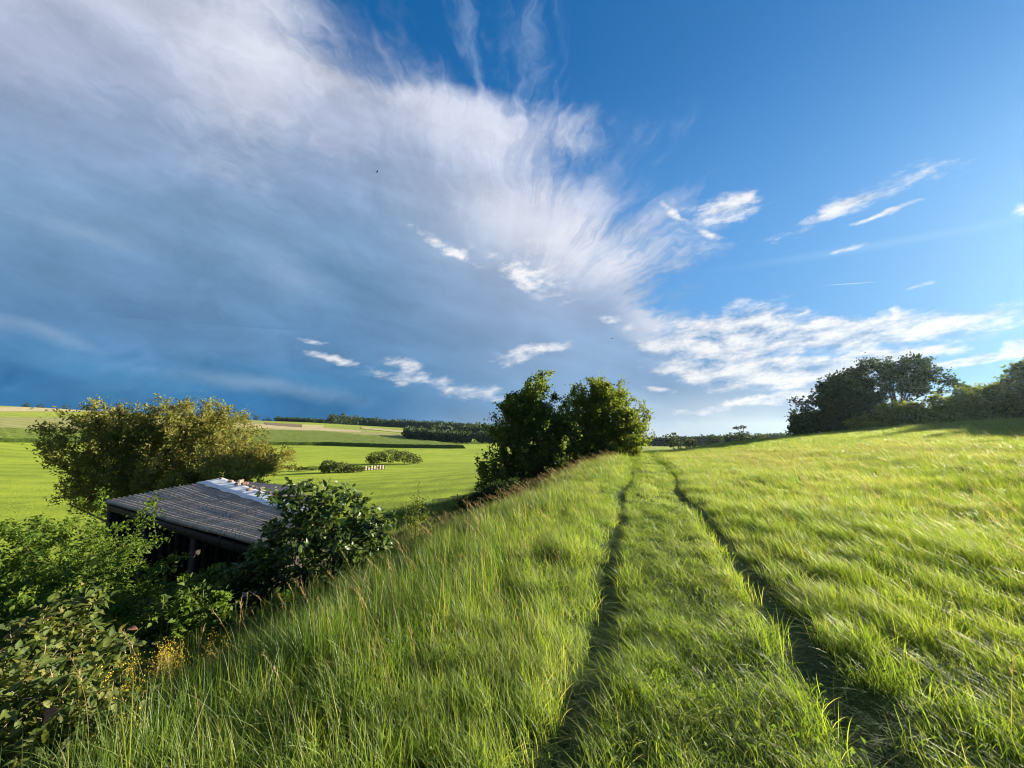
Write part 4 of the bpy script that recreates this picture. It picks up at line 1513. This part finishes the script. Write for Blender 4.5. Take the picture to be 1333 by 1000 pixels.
# ------------------------------------------------------------------ grass
def blades(rs, n, rad, h0, h1, width, lean, bend, seg, wind=math.pi, spread=0.7, flat=0.0):
    """a tuft of grass: n ribbons; lean and bend push them towards the wind angle"""
    az = rs.rand(n) * 6.283
    r = rad * np.sqrt(rs.rand(n))
    bx, by = r * np.cos(az), r * np.sin(az)
    h = rs.uniform(h0, h1, n)
    la = wind + rs.normal(size=n) * spread
    ln = np.clip(lean + rs.normal(size=n) * 0.18, 0, 2.5)
    bd = np.clip(bend + rs.normal(size=n) * 0.25, 0, 1.6)
    fa = la + math.pi / 2 + rs.normal(size=n) * 0.9
    w = width * rs.uniform(0.6, 1.25, n)
    t = np.linspace(0, 1, seg + 1)
    hor = h[:, None] * (ln[:, None] * t + bd[:, None] * t ** 2.2) * 0.8
    ver = h[:, None] * (t - np.clip(bd, 0, 1)[:, None] * 0.42 * t ** 2.5) * (1 - flat) / np.sqrt(1 + 0.35 * ln[:, None] ** 2)
    X = bx[:, None] + hor * np.cos(la)[:, None]
    Y = by[:, None] + hor * np.sin(la)[:, None]
    wt = w[:, None] * np.array([0.75, *(1 - (np.arange(1, seg) / seg) ** 2 * 0.85), 0.02])[None, :] * 0.5
    sx, sy = np.cos(fa)[:, None] * wt, np.sin(fa)[:, None] * wt
    A = np.stack([X - sx, Y - sy, ver - 0.02], -1)
    B = np.stack([X + sx, Y + sy, ver - 0.02], -1)
    V = np.stack([A, B], 2).reshape(n, -1, 3)
    k = 2 * (seg + 1)
    q = []
    for i in range(seg):
        q.append((2 * i, 2 * i + 1, 2 * i + 3, 2 * i + 2))
    Q = (np.arange(n)[:, None, None] * k + np.array(q)[None]).reshape(-1, 4)
    rn = np.repeat(np.clip(rs.rand(n), 0, 1), k)
    return V.reshape(-1, 3), Q, rn


def seed_stem(rs, h, lean, wind=math.pi, heads=16):
    """a flowering stem of meadow grass with a loose head"""
    mb_v, mb_q, rn = [], [], []
    la = wind + rs.normal() * 0.4
    pts = []
    for i in range(7):
        t = i / 6
        hor = h * (lean * t + 0.35 * t ** 3) * 0.7
        pts.append((hor * math.cos(la), hor * math.sin(la), h * (t - 0.10 * t ** 3)))
    pts = np.array(pts)

    def ribbon(P, w, a):
        k = len(mb_v)
        for i, p in enumerate(P):
            ww = w * (1 - 0.6 * i / (len(P) - 1)) * 0.5
            mb_v.append((p[0] - math.cos(a) * ww, p[1] - math.sin(a) * ww, p[2]))
            mb_v.append((p[0] + math.cos(a) * ww, p[1] + math.sin(a) * ww, p[2]))
        for i in range(len(P) - 1):
            mb_q.append((k + 2 * i, k + 2 * i + 1, k + 2 * i + 3, k + 2 * i + 2))
    ribbon(pts, 0.0035, la + 1.5)
    ribbon(pts, 0.0035, la)
    for j in range(heads):
        t = 0.74 + 0.26 * rs.rand()
        x = t * 6
        i = min(int(x), 5)
        p = pts[i] * (1 - x + i) + pts[i + 1] * (x - i)
        d = unit(rs, 1)[0] * 0.55 + np.array([math.cos(la) * 0.5, math.sin(la) * 0.5, 0.55])
        L = rs.uniform(0.018, 0.05) * (1.25 - t * 0.5)
        ribbon(np.array([p, p + d * L * 0.5, p + d * L]), 0.005, rs.rand() * 6.28)
    return np.array(mb_v), np.array(mb_q), np.full(len(mb_v), rs.rand())


def proto_collection(name, meshes):
    c = bpy.data.collections.new(name)
    for i, me in enumerate(meshes):
        o = bpy.data.objects.new('%s_%02d' % (name, i), me)
        c.objects.link(o)
    return c


def scatter(name, label, pos, rotz, tilt, scale, index, coll):
    """ONE object that places the tufts of a collection on its points"""
    n = len(pos)
    me = bpy.data.meshes.new(name)
    me.vertices.add(n)
    me.vertices.foreach_set('co', np.ascontiguousarray(pos, dtype=np.float32).ravel())
    a = me.attributes.new('rot', 'FLOAT_VECTOR', 'POINT')
    a.data.foreach_set('vector', np.stack([tilt[:, 0], tilt[:, 1], rotz], 1).astype(np.float32).ravel())
    a = me.attributes.new('size', 'FLOAT_VECTOR', 'POINT')
    a.data.foreach_set('vector', scale.astype(np.float32).ravel())
    a = me.attributes.new('pick', 'INT', 'POINT')
    a.data.foreach_set('value', index.astype(np.int32))
    o = link(name, me)
    tag(o, label, kind='stuff')
    g = bpy.data.node_groups.new(name, 'GeometryNodeTree')
    g.interface.new_socket('Geometry', in_out='INPUT', socket_type='NodeSocketGeometry')
    g.interface.new_socket('Geometry', in_out='OUTPUT', socket_type='NodeSocketGeometry')
    gi, go = g.nodes.new('NodeGroupInput'), g.nodes.new('NodeGroupOutput')
    ci = g.nodes.new('GeometryNodeCollectionInfo')
    ci.inputs['Collection'].default_value = coll
    ci.inputs['Separate Children'].default_value = True
    ci.inputs['Reset Children'].default_value = True
    ip = g.nodes.new('GeometryNodeInstanceOnPoints')
    ip.inputs['Pick Instance'].default_value = True

    def attr(nm, ty):
        q = g.nodes.new('GeometryNodeInputNamedAttribute')
        q.data_type = ty
        q.inputs[0].default_value = nm
        return q.outputs[0]
    er = g.nodes.new('FunctionNodeEulerToRotation')
    g.links.new(attr('rot', 'FLOAT_VECTOR'), er.inputs[0])
    g.links.new(gi.outputs[0], ip.inputs['Points'])
    g.links.new(ci.outputs[0], ip.inputs['Instance'])
    g.links.new(attr('pick', 'INT'), ip.inputs['Instance Index'])
    g.links.new(er.outputs[0], ip.inputs['Rotation'])
    g.links.new(attr('size', 'FLOAT_VECTOR'), ip.inputs['Scale'])
    g.links.new(ip.outputs[0], go.inputs[0])
    md = o.modifiers.new('tufts', 'NODES')
    md.node_group = g
    return o


def build_grass():
    rs = np.random.RandomState(77)

    def kind(name, mat, var, **kw):
        out = []
        for i in range(var):
            V, Q, rn = blades(rs, **kw)
            out.append(np_mesh(name, V, Q, MATS[mat], {'rnd': rn}))
        return out
    #            0-4 long near, 5-9 long far, 10-13 strip, 14-17 rut, 18-22 bank, 23-25 bank far
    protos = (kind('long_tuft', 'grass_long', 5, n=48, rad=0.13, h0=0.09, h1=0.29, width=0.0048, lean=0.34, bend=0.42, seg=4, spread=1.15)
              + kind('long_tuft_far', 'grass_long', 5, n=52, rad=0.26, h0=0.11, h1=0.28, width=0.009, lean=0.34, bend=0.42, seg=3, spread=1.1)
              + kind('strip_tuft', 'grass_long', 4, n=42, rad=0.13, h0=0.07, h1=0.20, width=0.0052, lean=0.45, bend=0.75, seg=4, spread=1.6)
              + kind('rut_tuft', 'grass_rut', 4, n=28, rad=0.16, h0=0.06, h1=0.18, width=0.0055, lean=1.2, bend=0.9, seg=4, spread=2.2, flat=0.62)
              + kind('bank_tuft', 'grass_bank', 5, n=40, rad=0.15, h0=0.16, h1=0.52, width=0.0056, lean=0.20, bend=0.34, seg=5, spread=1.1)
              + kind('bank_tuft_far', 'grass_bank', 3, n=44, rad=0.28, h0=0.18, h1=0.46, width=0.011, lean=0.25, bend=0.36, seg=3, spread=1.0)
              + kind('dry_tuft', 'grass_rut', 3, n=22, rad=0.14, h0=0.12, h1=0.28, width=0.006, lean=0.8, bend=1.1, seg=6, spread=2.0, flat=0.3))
    for i in range(3):                       # clover, dock and other broad leaves between the grass
        n = 16
        P = np.stack([rs.normal(size=n) * 0.10, rs.normal(size=n) * 0.10, rs.uniform(0.03, 0.16, n)], 1)
        V, T, rn = leaves_np(P, unit(rs, n) + np.array([0, 0, 0.5]), unit(rs, n) * 0.6 + np.array([0, 0, 1.0]), 0.032 * rs.uniform(0.6, 1.5, n), 0.020 * rs.uniform(0.7, 1.3, n), rs.rand(n))
        protos.append(np_mesh('weed_tuft', V, T, MATS['weed_leaf'], {'rnd': rn}))
    coll = proto_collection('grass_tuft', protos)
    rings = [(0.5, 3.2, 110), (3.2, 6.0, 90), (6.0, 11.0, 60), (11.0, 18.0, 30), (18.0, 30.0, 16), (30.0, 48.0, 9.0), (48.0, 85.0, 3.2)]
    X, Y, D = [], [], []
    for r0, r1, den in rings:
        a0, a1 = R(-64), R(64)
        n = int(den * (a1 - a0) / 2 * (r1 ** 2 - r0 ** 2))
        r = np.sqrt(rs.uniform(r0 ** 2, r1 ** 2, n))
        a = rs.uniform(a0, a1, n)
        X.append(r * np.sin(a))
        Y.append(r * np.cos(a))
        D.append(r)
    # a little meadow behind and beside the camera as well
    n = 900
    X.append(rs.uniform(-4, 6, n))
    Y.append(rs.uniform(-4, 0.8, n))
    D.append(np.hypot(X[-1], Y[-1]) + 1)
    # flattened grass along the wheel ruts
    n = 3600
    yr = rs.uniform(0.9 ** 0.5, 40 ** 0.5, n) ** 2
    sd = np.where(rs.rand(n) < 0.5, -0.82, 0.82) + rs.normal(size=n) * 0.14
    xr = 0.45 + 0.33 * yr - 0.13 * np.clip(4.4 - yr, 0, 4) + 0.12 * np.sin(yr * 0.35 + 1.0) + 0.06 * np.sin(yr * 0.9) + np.where(yr > 24, -0.0035 * (yr - 24) ** 2, 0) + sd / 0.95
    X.append(xr)
    Y.append(yr)
    D.append(np.hypot(xr, yr))
    X, Y, D = np.concatenate(X), np.concatenate(Y), np.concatenate(D)
    ok = np.hypot(X, Y) > 0.55
    q = qof(X, Y)
    edge = -9.5 - 0.10 * D + 1.0 * wob(X, Y, 0.09, 3)
    ok &= q > edge
    aq = np.abs(np.abs(q) - 0.82)
    rut = (aq < 0.205 + 0.03 * wob(X, Y, 0.5, 4) + 0.035 * wob(X, Y, 1.6, 13)) & (Y < 42) & (np.abs(q) < 1.4)
    X, Y, D, q, rut, aq = X[ok], Y[ok], D[ok], q[ok], rut[ok], aq[ok]
    n = len(X)
    far = D > 10.5
    strip = (np.abs(q) < 0.58 + 0.06 * wob(X, Y, 0.4, 5)) & ~rut
    bank = q < -2.1 + 0.5 * wob(X, Y, 0.3, 6)
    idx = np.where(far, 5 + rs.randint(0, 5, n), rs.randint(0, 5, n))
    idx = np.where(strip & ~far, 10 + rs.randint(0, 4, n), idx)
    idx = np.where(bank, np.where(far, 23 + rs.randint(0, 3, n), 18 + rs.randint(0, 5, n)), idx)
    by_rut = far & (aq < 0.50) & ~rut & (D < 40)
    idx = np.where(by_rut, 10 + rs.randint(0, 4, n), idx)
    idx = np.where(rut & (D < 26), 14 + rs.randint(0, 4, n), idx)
    dry = (rs.rand(n) < 0.10) & (np.abs(q) < 1.5) & ~far
    idx = np.where(dry, 26 + rs.randint(0, 3, n), idx)
    idx = np.where((rs.rand(n) < 0.10 + 0.08 * wob(X, Y, 0.3, 12)) & (D < 14) & ~rut, 29 + rs.randint(0, 3, n), idx)
    hs = 1.0 + 0.14 * wob(X, Y, 0.22, 7) + 0.17 * wob(X, Y, 0.75, 8) + rs.normal(size=n) * 0.10
    hs *= np.where(strip & far, 0.6, 1.0) * np.where(rut & (D >= 26), 0.2, 1.0)
    hs += 0.35 * np.clip(wob(X, Y, 1.4, 11), -0.6, 1)
    near_rut = np.exp(-(aq / 0.40) ** 2) * (np.abs(q) > 0.82)
    hs *= np.where(by_rut, 1.35, 1 - 0.25 * near_rut)
    hs *= np.where(q > 2, 0.95, 1.0)
    hs = np.clip(hs, 0.25, 1.7)
    ws = np.where(by_rut, np.clip(D * 0.09, 1.0, 2.6), np.where(far, np.clip(D / 20, 0.8, 3.4), np.clip(0.8 + D * 0.05, 0.85, 1.3)))
    Z = ground(X, Y)
    ss = np.stack([ws, ws, hs * np.where(far, np.clip(0.9 + D / 120, 1, 1.4), 1.0)], 1)
    rz = rs.normal(size=n) * 0.45 + 0.15 * wob(X, Y, 0.12, 9)
    tl = rs.normal(size=(n, 2)) * 0.07
    scatter('meadow_grass', 'long meadow grass leaning in the wind on both sides of the track', np.stack([X, Y, Z], 1), rz, tl, ss, idx, coll)

    # rank grass round the shed hollow, under the shrubs, to the border of the mown meadow
    n = 5200
    px = rs.uniform(-14, 640, n)
    Yd = rs.uniform(2.0, 30.0, n)
    X = pxw(px, Yd)
    q = qof(X, Yd)
    D = np.hypot(X, Yd)
    ok = (q < -8.0 - 0.10 * D) & (q > -15.5 - 0.02 * D + 0.8 * wob(X, Yd, 0.08, 3))
    X, Yd, D = X[ok], Yd[ok], D[ok]
    n = len(X)
    scatter('rank_grass', 'rank uncut grass in the hollow round the shed', np.stack([X, Yd, ground(X, Yd)], 1), rs.rand(n) * 6.28, rs.normal(size=(n, 2)) * 0.1,
            np.stack([np.full(n, 1.6), np.full(n, 1.6), rs.uniform(0.7, 1.6, n)], 1), 23 + rs.randint(0, 3, n), coll)

    # seed heads
    heads = []
    for i in range(8):
        V, Q, rn = seed_stem(rs, rs.uniform(0.50, 0.80), rs.uniform(0.25, 0.6), heads=26)
        heads.append(np_mesh('seed_stem', V, Q, MATS['grass_seed'], {'rnd': rn}))
    c2 = proto_collection('seed_stem', heads)
    n = 8500
    r = np.sqrt(rs.uniform(1.4 ** 2, 30 ** 2, n))
    a = rs.uniform(R(-60), R(62), n)
    X, Yd = r * np.sin(a), r * np.cos(a)
    q = qof(X, Yd)
    keep = (q > -8) & (np.abs(q) > 1.2) & (r > 2.4) & (rs.rand(n) < np.where(q < -1.2, 0.7, 0.28 + 1.0 * sstep(2.0, 5.0, q) * (wob(X, Yd, 0.2, 10) > -0.2)))
    X, Yd, r = X[keep], Yd[keep], r[keep]
    n = len(X)
    sc = rs.uniform(0.7, 1.1, n)
    scatter('seed_heads', 'pale seed heads of grass standing above the meadow', np.stack([X, Yd, ground(X, Yd)], 1), rs.normal(size=n) * 0.5, rs.normal(size=(n, 2)) * 0.08,
            np.stack([np.clip(sc * (0.6 + r * 0.035), 0.55, 1.5), np.clip(sc * (0.6 + r * 0.035), 0.55, 1.5), sc], 1), rs.randint(0, 8, n), c2)


build_grass()


# ------------------------------------------------------------------ shrubs close to the camera
def leaf_proto(prof, rise=0.14, droop=0.22, wave=0.03, seed=0):
    """a broad leaf lying along +Y, 1 long: midrib and one row of points on either side; prof gives (t, half width)"""
    rs = np.random.RandomState(seed)
    V, T = [], []
    for t, w in prof:
        z = -droop * t * t
        V.append((0, t, z))
        for s in (-1, 1):
            V.append((s * w, t - 0.03 * (w > 0.05), z + rise * w * 1.6 + wave * rs.uniform(-1, 1)))
    n = len(prof)
    for i in range(n - 1):
        a, b = 3 * i, 3 * i + 3
        T += [(a, b, a + 1), (a + 1, b, b + 1), (a, a + 2, b), (a + 2, b + 2, b)]
    return np.array(V, dtype=float), np.array(T, dtype=np.int64)


BROAD = [(0, 0.0), (0.05, 0.20), (0.22, 0.40), (0.42, 0.44), (0.64, 0.36), (0.84, 0.18), (1.0, 0.01)]
OVAL = [(0, 0.015), (0.08, 0.10), (0.26, 0.23), (0.50, 0.27), (0.74, 0.18), (0.90, 0.07), (1.0, 0.005)]
TOOTH = [(0, 0.02), (0.10, 0.19), (0.18, 0.16), (0.30, 0.30), (0.38, 0.25), (0.52, 0.32), (0.60, 0.24), (0.72, 0.22), (0.82, 0.12), (1.0, 0.005)]


def frames(P, N, U, L):
    N, U, S = rot_to(N, U)
    M = np.stack([S, N, U], -1) * np.asarray(L)[:, None, None]      # columns: leaf X, leaf Y, leaf Z
    return M


def shrub(name, label, cat, loc, stems, ells, twigs, per, leaf, profile, mat, wood, seed, singles=0, group=None, spread=0.06, shell=0.5, gap=0.0, up=0.5,
          extra=None, twig_r=0.003, sag=0.08, zmin=0.02, special=None):
    """like plant, but with fully shaped leaves; the nearest ones are objects of their own"""
    g = Growth(seed)
    root = empty(name, loc, label, cat, group)
    for pts, r0, r1 in stems:
        g.stem(pts, r0, r1)
    ends = in_ellipsoids(g.rs, ells, twigs, shell, gap, 2.0, seed, zmin) + [Vector(e) for e in (extra or [])]
    g.grow(ends, stems[0][0][0], sag, twig_r)
    P, N, U = g.leafpoints(per, spread, up)
    n = len(P)
    L = leaf * g.rs.uniform(0.55, 1.25, n)
    M = frames(P, N, U, L)
    protos = [leaf_proto(profile, 0.14 + 0.1 * k, 0.10 + 0.11 * k, 0.03, k) for k in range(4)]
    pick = g.rs.randint(0, 4, n)
    g.wood.build('stems', MATS[wood], root, smooth=True)
    W = P + np.array(tuple(loc))
    d = np.linalg.norm(W - np.array([0, 0, EYE]), axis=1)
    # the ones that show: nearest to the camera and not buried in the crown
    c = P.mean(0)
    out = np.linalg.norm((P - c) / (P.std(0) + 1e-6), axis=1)
    score = L / d * (1 + 0.25 * out) - 0.0008 * 0
    order = np.argsort(-score)
    single = np.zeros(n, dtype=bool)
    single[order[:singles]] = True
    Vs, Ts, rn, k0 = [], [], [], 0
    rnd = g.rs.rand(n)
    for k in range(4):
        pv, pt = protos[k]
        sel = np.where((pick == k) & ~single)[0]
        if len(sel):
            v = np.einsum('nij,mj->nmi', M[sel], pv) + P[sel][:, None, :]
            Vs.append(v.reshape(-1, 3))
            Ts.append((np.arange(len(sel))[:, None, None] * len(pv) + pt[None]).reshape(-1, 3) + k0)
            rn.append(np.repeat(rnd[sel], len(pv)))
            k0 += len(sel) * len(pv)
    o = link('foliage', np_mesh('foliage', np.concatenate(Vs), np.concatenate(Ts), MATS[mat], {'rnd': np.concatenate(rn)}, smooth=True), root)
    if singles:
        o['kind'] = 'stuff'
        mes = []
        for k in range(4):
            for j in range(4):
                pv, pt = protos[k]
                mes.append(np_mesh('leaf', pv, pt, MATS[mat], {'rnd': np.full(len(pv), 0.1 + 0.25 * j)}, smooth=True))
        for i in np.where(single)[0]:
            lf = link('leaf', mes[pick[i] * 4 + int(rnd[i] * 3.99)], root)
            m = Matrix([[*M[i][r], P[i][r]] for r in range(3)] + [[0, 0, 0, 1]])
            lf.matrix_local = m
    if special:
        for sp in special:
            pv, pt = leaf_proto(BROAD if sp.get('broad') else OVAL, 0.3, 0.3, 0.05, 9)
            lf = link('leaf', np_mesh('leaf', pv, pt, MATS[sp['mat']], smooth=True), root)
            Mi = frames(np.array([sp['p']]), np.array([sp['n']]), np.array([sp['u']]), np.array([sp['l']]))[0]
            lf.matrix_local = Matrix([[*Mi[r], sp['p'][r]] for r in range(3)] + [[0, 0, 0, 1]])
            lf['label'] = sp['label']
    return root


def rel(px, py, Y, b):
    d = ray(px, py)
    return (d.x * Y / d.y - b.x, Y - b.y, EYE + d.z * Y / d.y - b.z)


def build_shrubs():
    # glossy broad leaved shrub in front of the shed's right end
    Y = 6.6
    b = at_depth(428, Y)
    ells = px_env([(400, 645, 34, 22), (440, 660, 40, 24), (380, 690, 44, 34), (430, 705, 60, 36), (470, 690, 34, 30), (350, 735, 40, 28), (410, 745, 60, 24), (480, 725, 26, 22),
                   (340, 770, 34, 16), (345, 720, 26, 34), (325, 755, 30, 20)], Y, b, 0.7)
    st = []
    for dx, dy, h in ((-0.7, 0.1, 1.2), (-0.3, -0.2, 1.7), (0.1, 0.2, 1.6), (0.45, -0.1, 1.2), (-1.0, -0.2, 0.7), (0.75, 0.1, 0.7)):
        st.append(([(dx * 0.1, dy, -0.1), (dx * 0.5, dy, h * 0.45), (dx, dy * 1.5, h)], 0.022, 0.006))
    ex = [rel(px, py, Y, b) for px, py in ((513, 672), (505, 690), (498, 700), (382, 640), (398, 632), (426, 632), (452, 640), (476, 652), (388, 662), (362, 690), (318, 752), (330, 720), (302, 760))]
    p1, p2 = rel(320, 776, Y - 0.6, b), rel(330, 773, Y - 0.6, b)
    shrub('glossy_shrub', 'glossy dark leaved shrub covering the right end of the shed roof', 'shrub', b, st, ells, 320, 17, 0.112, OVAL, 'leaf_glossy', 'twig', 71, singles=290,
          spread=0.07, shell=0.5, extra=ex, twig_r=0.004,
          special=[dict(p=p1, n=(-0.3, -0.2, 0.5), u=(0.6, -0.7, 0.2), l=0.075, mat='dry_leaf', broad=True, label='dry pale pinkish leaf, left of two'),
                   dict(p=p2, n=(0.5, -0.2, 0.4), u=(0.5, -0.7, 0.3), l=0.065, mat='dry_leaf', broad=True, label='dry pale pinkish leaf, right of two')])

    # fresh green shrubs before the shed's left end
    Y = 6.2
    b = at_depth(120, Y)
    ells = px_env([(100, 690, 50, 30), (140, 720, 56, 40), (75, 740, 60, 44), (170, 760, 46, 30), (110, 790, 80, 30), (195, 790, 36, 20), (60, 690, 30, 24)], Y, b, 0.8)
    st = []
    for dx, dy, h in ((-0.9, 0.1, 1.6), (-0.4, -0.2, 2.0), (0.1, 0.2, 1.9), (0.6, -0.1, 1.5), (1.0, 0.2, 1.1)):
        st.append(([(dx * 0.1, dy, -0.1), (dx * 0.5, dy, h * 0.45), (dx, dy * 1.5, h)], 0.018, 0.005))
    ex = []
    # arching shoots that reach out over the dark shed front
    for pts in (((190, 735), (205, 735), (220, 730), (232, 726), (240, 724)), ((180, 690), (190, 680), (198, 672), (205, 664)), ((192, 752), (206, 742), (216, 738)),
                ((128, 665), (131, 650), (133, 636)), ((132, 660), (134, 645)), ((95, 665), (103, 655), (108, 648)), ((150, 690), (165, 680), (178, 676)), ((203, 648), (196, 655), (188, 662))):
        ex += [rel(px, py, Y - 0.3, b) for px, py in pts]
    shrub('thorn_shrub', 'fresh green small leaved shrub with arching shoots before the shed front', 'shrub', b, st, ells, 380, 26, 0.052, OVAL, 'leaf_light', 'twig', 72,
          spread=0.05, shell=0.5, extra=ex)
    Y = 5.2
    b = at_depth(10, Y)
    ells = px_env([(10, 740, 60, 50), (40, 770, 60, 44), (-30, 760, 60, 60), (30, 810, 80, 34), (90, 820, 50, 20), (-10, 700, 34, 30)], Y, b, 0.8)
    shrub('elder_shrub', 'yellow green leafy shrub at the left edge below the willow bush', 'shrub', b, st[:4], ells, 340, 24, 0.062, OVAL, 'leaf_light', 'twig', 73,
          spread=0.06, shell=0.5)
    # dark nettles and scrub in the shade below the roof
    Y = 5.6
    b = at_depth(235, Y)
    ells = px_env([(215, 810, 40, 22), (255, 800, 34, 22), (180, 830, 44, 16), (290, 790, 26, 22), (235, 775, 34, 22), (275, 765, 34, 26)], Y, b, 0.6)
    st2 = [([(dx * 0.3, dy, -0.1), (dx * 0.7, dy, h * 0.5), (dx, dy, h)], 0.010, 0.004) for dx, dy, h in ((-0.7, 0, 0.5), (-0.2, 0.2, 0.7), (0.3, -0.1, 0.7), (0.7, 0.1, 0.6))]
    shrub('nettle_patch', 'dark nettles in the shade below the open shed front', 'nettles', b, st2, ells, 260, 15, 0.075, TOOTH, 'leaf_hawthorn', 'green_stem', 74, spread=0.05)
    # two light green climbing shoots
    for k, (px, y0, y1, wd, Y, lab) in enumerate(((240, 778, 838, 13, 4.5, 'narrow column of light green leaves standing before the dark shed front'),
                                                  (288, 768, 826, 20, 4.7, 'wider column of light green leaves just right of the narrow one'),
                                                  (372, 772, 800, 18, 4.9, 'light green leafy shoots at the foot of the glossy shrub'))):
        b = at_depth(px, Y)
        h = zat(px, y0, Y) - b.z
        stx = [([(0, 0, -0.05), (0.02, 0, h * 0.5), (0.0, 0, h)], 0.006, 0.003), ([(0.03, 0.02, -0.05), (0.06, 0, h * 0.4), (0.09, 0, h * 0.8)], 0.006, 0.003)]
        ells = px_env([(px, (y0 + y1) / 2, wd, (y1 - y0) / 2), (px - 3, y0 + 14, wd * 0.7, 14)], Y, b, 0.12)
        shrub('leafy_shoot', lab, 'weed', b, stx, ells, 60 + 30 * (k == 1), 7, 0.065, TOOTH, 'leaf_light', 'green_stem', 75 + k, group='light green shoots before the shed', spread=0.03, shell=0.7)

    # the bramble thicket in the corner
    for k, (px, py0, Y, ells_px, tw, lf, sing, lab) in enumerate((
            (55, 900, 2.5, [(30, 895, 60, 40), (90, 900, 60, 36), (20, 940, 60, 40), (100, 950, 70, 36), (60, 985, 90, 30), (150, 925, 40, 24), (5, 870, 30, 26), (-40, 930, 50, 60)], 420, 0.060, 290,
             'bramble with large sunlit leaves filling the lower left corner'),
            (95, 850, 3.5, [(70, 815, 44, 26), (105, 845, 44, 24), (40, 835, 40, 26), (140, 855, 40, 20), (90, 790, 24, 20), (10, 830, 30, 24)], 190, 0.082, 200,
             'bramble with broad pale leaves just above the corner thicket, under the green shrubs'))):
        b = at_depth(px, Y)
        ells = px_env(ells_px, Y, b, 0.35)
        st = []
        rs = np.random.RandomState(90 + k)
        for j in range(9):
            dx, dy, h = rs.uniform(-0.8, 0.7), rs.uniform(-0.3, 0.3), rs.uniform(0.5, 1.0)
            st.append(([(dx * 0.2, dy, -0.1), (dx * 0.6, dy, h * 0.7), (dx * 1.1, dy * 1.3, h)], 0.008, 0.004))
        sp = []
        if k == 0:
            p = rel(58, 935, Y - 0.35, b)
            sp = [dict(p=p, n=(0.3, -0.1, 0.25), u=(0.3, -0.7, 0.6), l=0.075, mat='brown_leaf', broad=True, label='dark red brown withered leaf')]
        else:
            p = rel(166, 818, Y + 0.2, b)
            sp = [dict(p=p, n=(0.6, 0.0, 0.05), u=(0.2, -0.4, 0.9), l=0.09, mat='brown_leaf', label='red brown leaf lying out to the right')]
        shrub('bramble', lab, 'bramble', b, st, ells, tw, 6, lf, TOOTH, 'leaf_bramble', 'cane', 91 + k, singles=sing, spread=0.05, shell=0.6, up=0.9, special=sp, twig_r=0.003)

    # yellow bedstraw
    labs = ['yellow flowering bedstraw, leftmost clump beside the bramble', 'largest clump of yellow bedstraw right of the bramble', 'yellow bedstraw clump farthest right, before the light green shoots',
            'small yellow bedstraw clump above the largest one', 'low yellow bedstraw clump in the grass below the largest one', 'lowest sparse yellow bedstraw clump in the dark grass']
    for k, (px, py, Y, sx) in enumerate(((165, 905, 2.7, 0.10), (190, 880, 3.0, 0.14), (290, 846, 3.6, 0.15), (255, 862, 3.5, 0.10), (222, 908, 2.8, 0.09), (205, 958, 2.4, 0.07))):
        rs = np.random.RandomState(120 + k)
        b = at_depth(px, Y)
        h0 = max(zat(px, py, Y) - b.z, 0.18)
        root = empty('bedstraw', b, labs[k], 'wildflower', 'yellow bedstraw on the bank')
        P, rn = [], []
        nst = 14
        for j in range(nst):
            dx, dy = rs.normal(size=2) * sx * 0.8
            h = h0 * rs.uniform(0.75, 1.15)
            m = MB()
            m.tube([(dx * 0.4, dy * 0.4, -0.03), (dx * 0.8, dy * 0.8, h * 0.6), (dx * 1.3, dy * 1.2, h)], [0.0022, 0.0018, 0.001], 4)
            m.build('stem', MATS['green_stem'], root)
            nn = 85
            t = rs.rand(nn) ** 0.6
            c = np.array([dx * 1.25, dy * 1.2, h * 0.92])
            P.append(c + rs.normal(size=(nn, 3)) * np.array([0.022, 0.022, 0.05]) * (0.5 + t[:, None]))
        P = np.concatenate(P)
        n = len(P)
        V, T, r4 = cards_np(P, unit(rs, n) + np.array([0, 0, 0.6]), unit(rs, n), 0.009, 0.008, rs.rand(n), 0.3)
        link('blossom', np_mesh('blossom', V, T, MATS['petal_yellow']), root)
        P2 = P[::3] - np.array([0, 0, 1]) * h0 * rs.uniform(0.2, 0.8, len(P[::3]))[:, None]
        V, T, r4 = cards_np(P2, unit(rs, len(P2)), unit(rs, len(P2)) + np.array([0, 0, 0.6]), 0.03, 0.005, rs.rand(len(P2)), 0.2)
        link('foliage', np_mesh('foliage', V, T, MATS['leaf_light'], {'rnd': r4}), root)


build_shrubs()


# ------------------------------------------------------------------ the evening haze
def build_haze():
    m = bpy.data.materials.new('haze')
    m.use_nodes = True
    t = m.node_tree
    t.nodes.clear()
    out = t.nodes.new('ShaderNodeOutputMaterial')
    v = t.nodes.new('ShaderNodeVolumePrincipled')
    v.inputs['Color'].default_value = (0.62, 0.86, 1.0, 1)
    v.inputs['Density'].default_value = 0.00007
    v.inputs['Anisotropy'].default_value = 0.72
    t.links.new(v.outputs[0], out.inputs['Volume'])
    mb = MB()
    mb.box((0, 0, 5), (3300, 3300, 90))
    tag(mb.build('haze', m), kind='stuff')


build_haze()
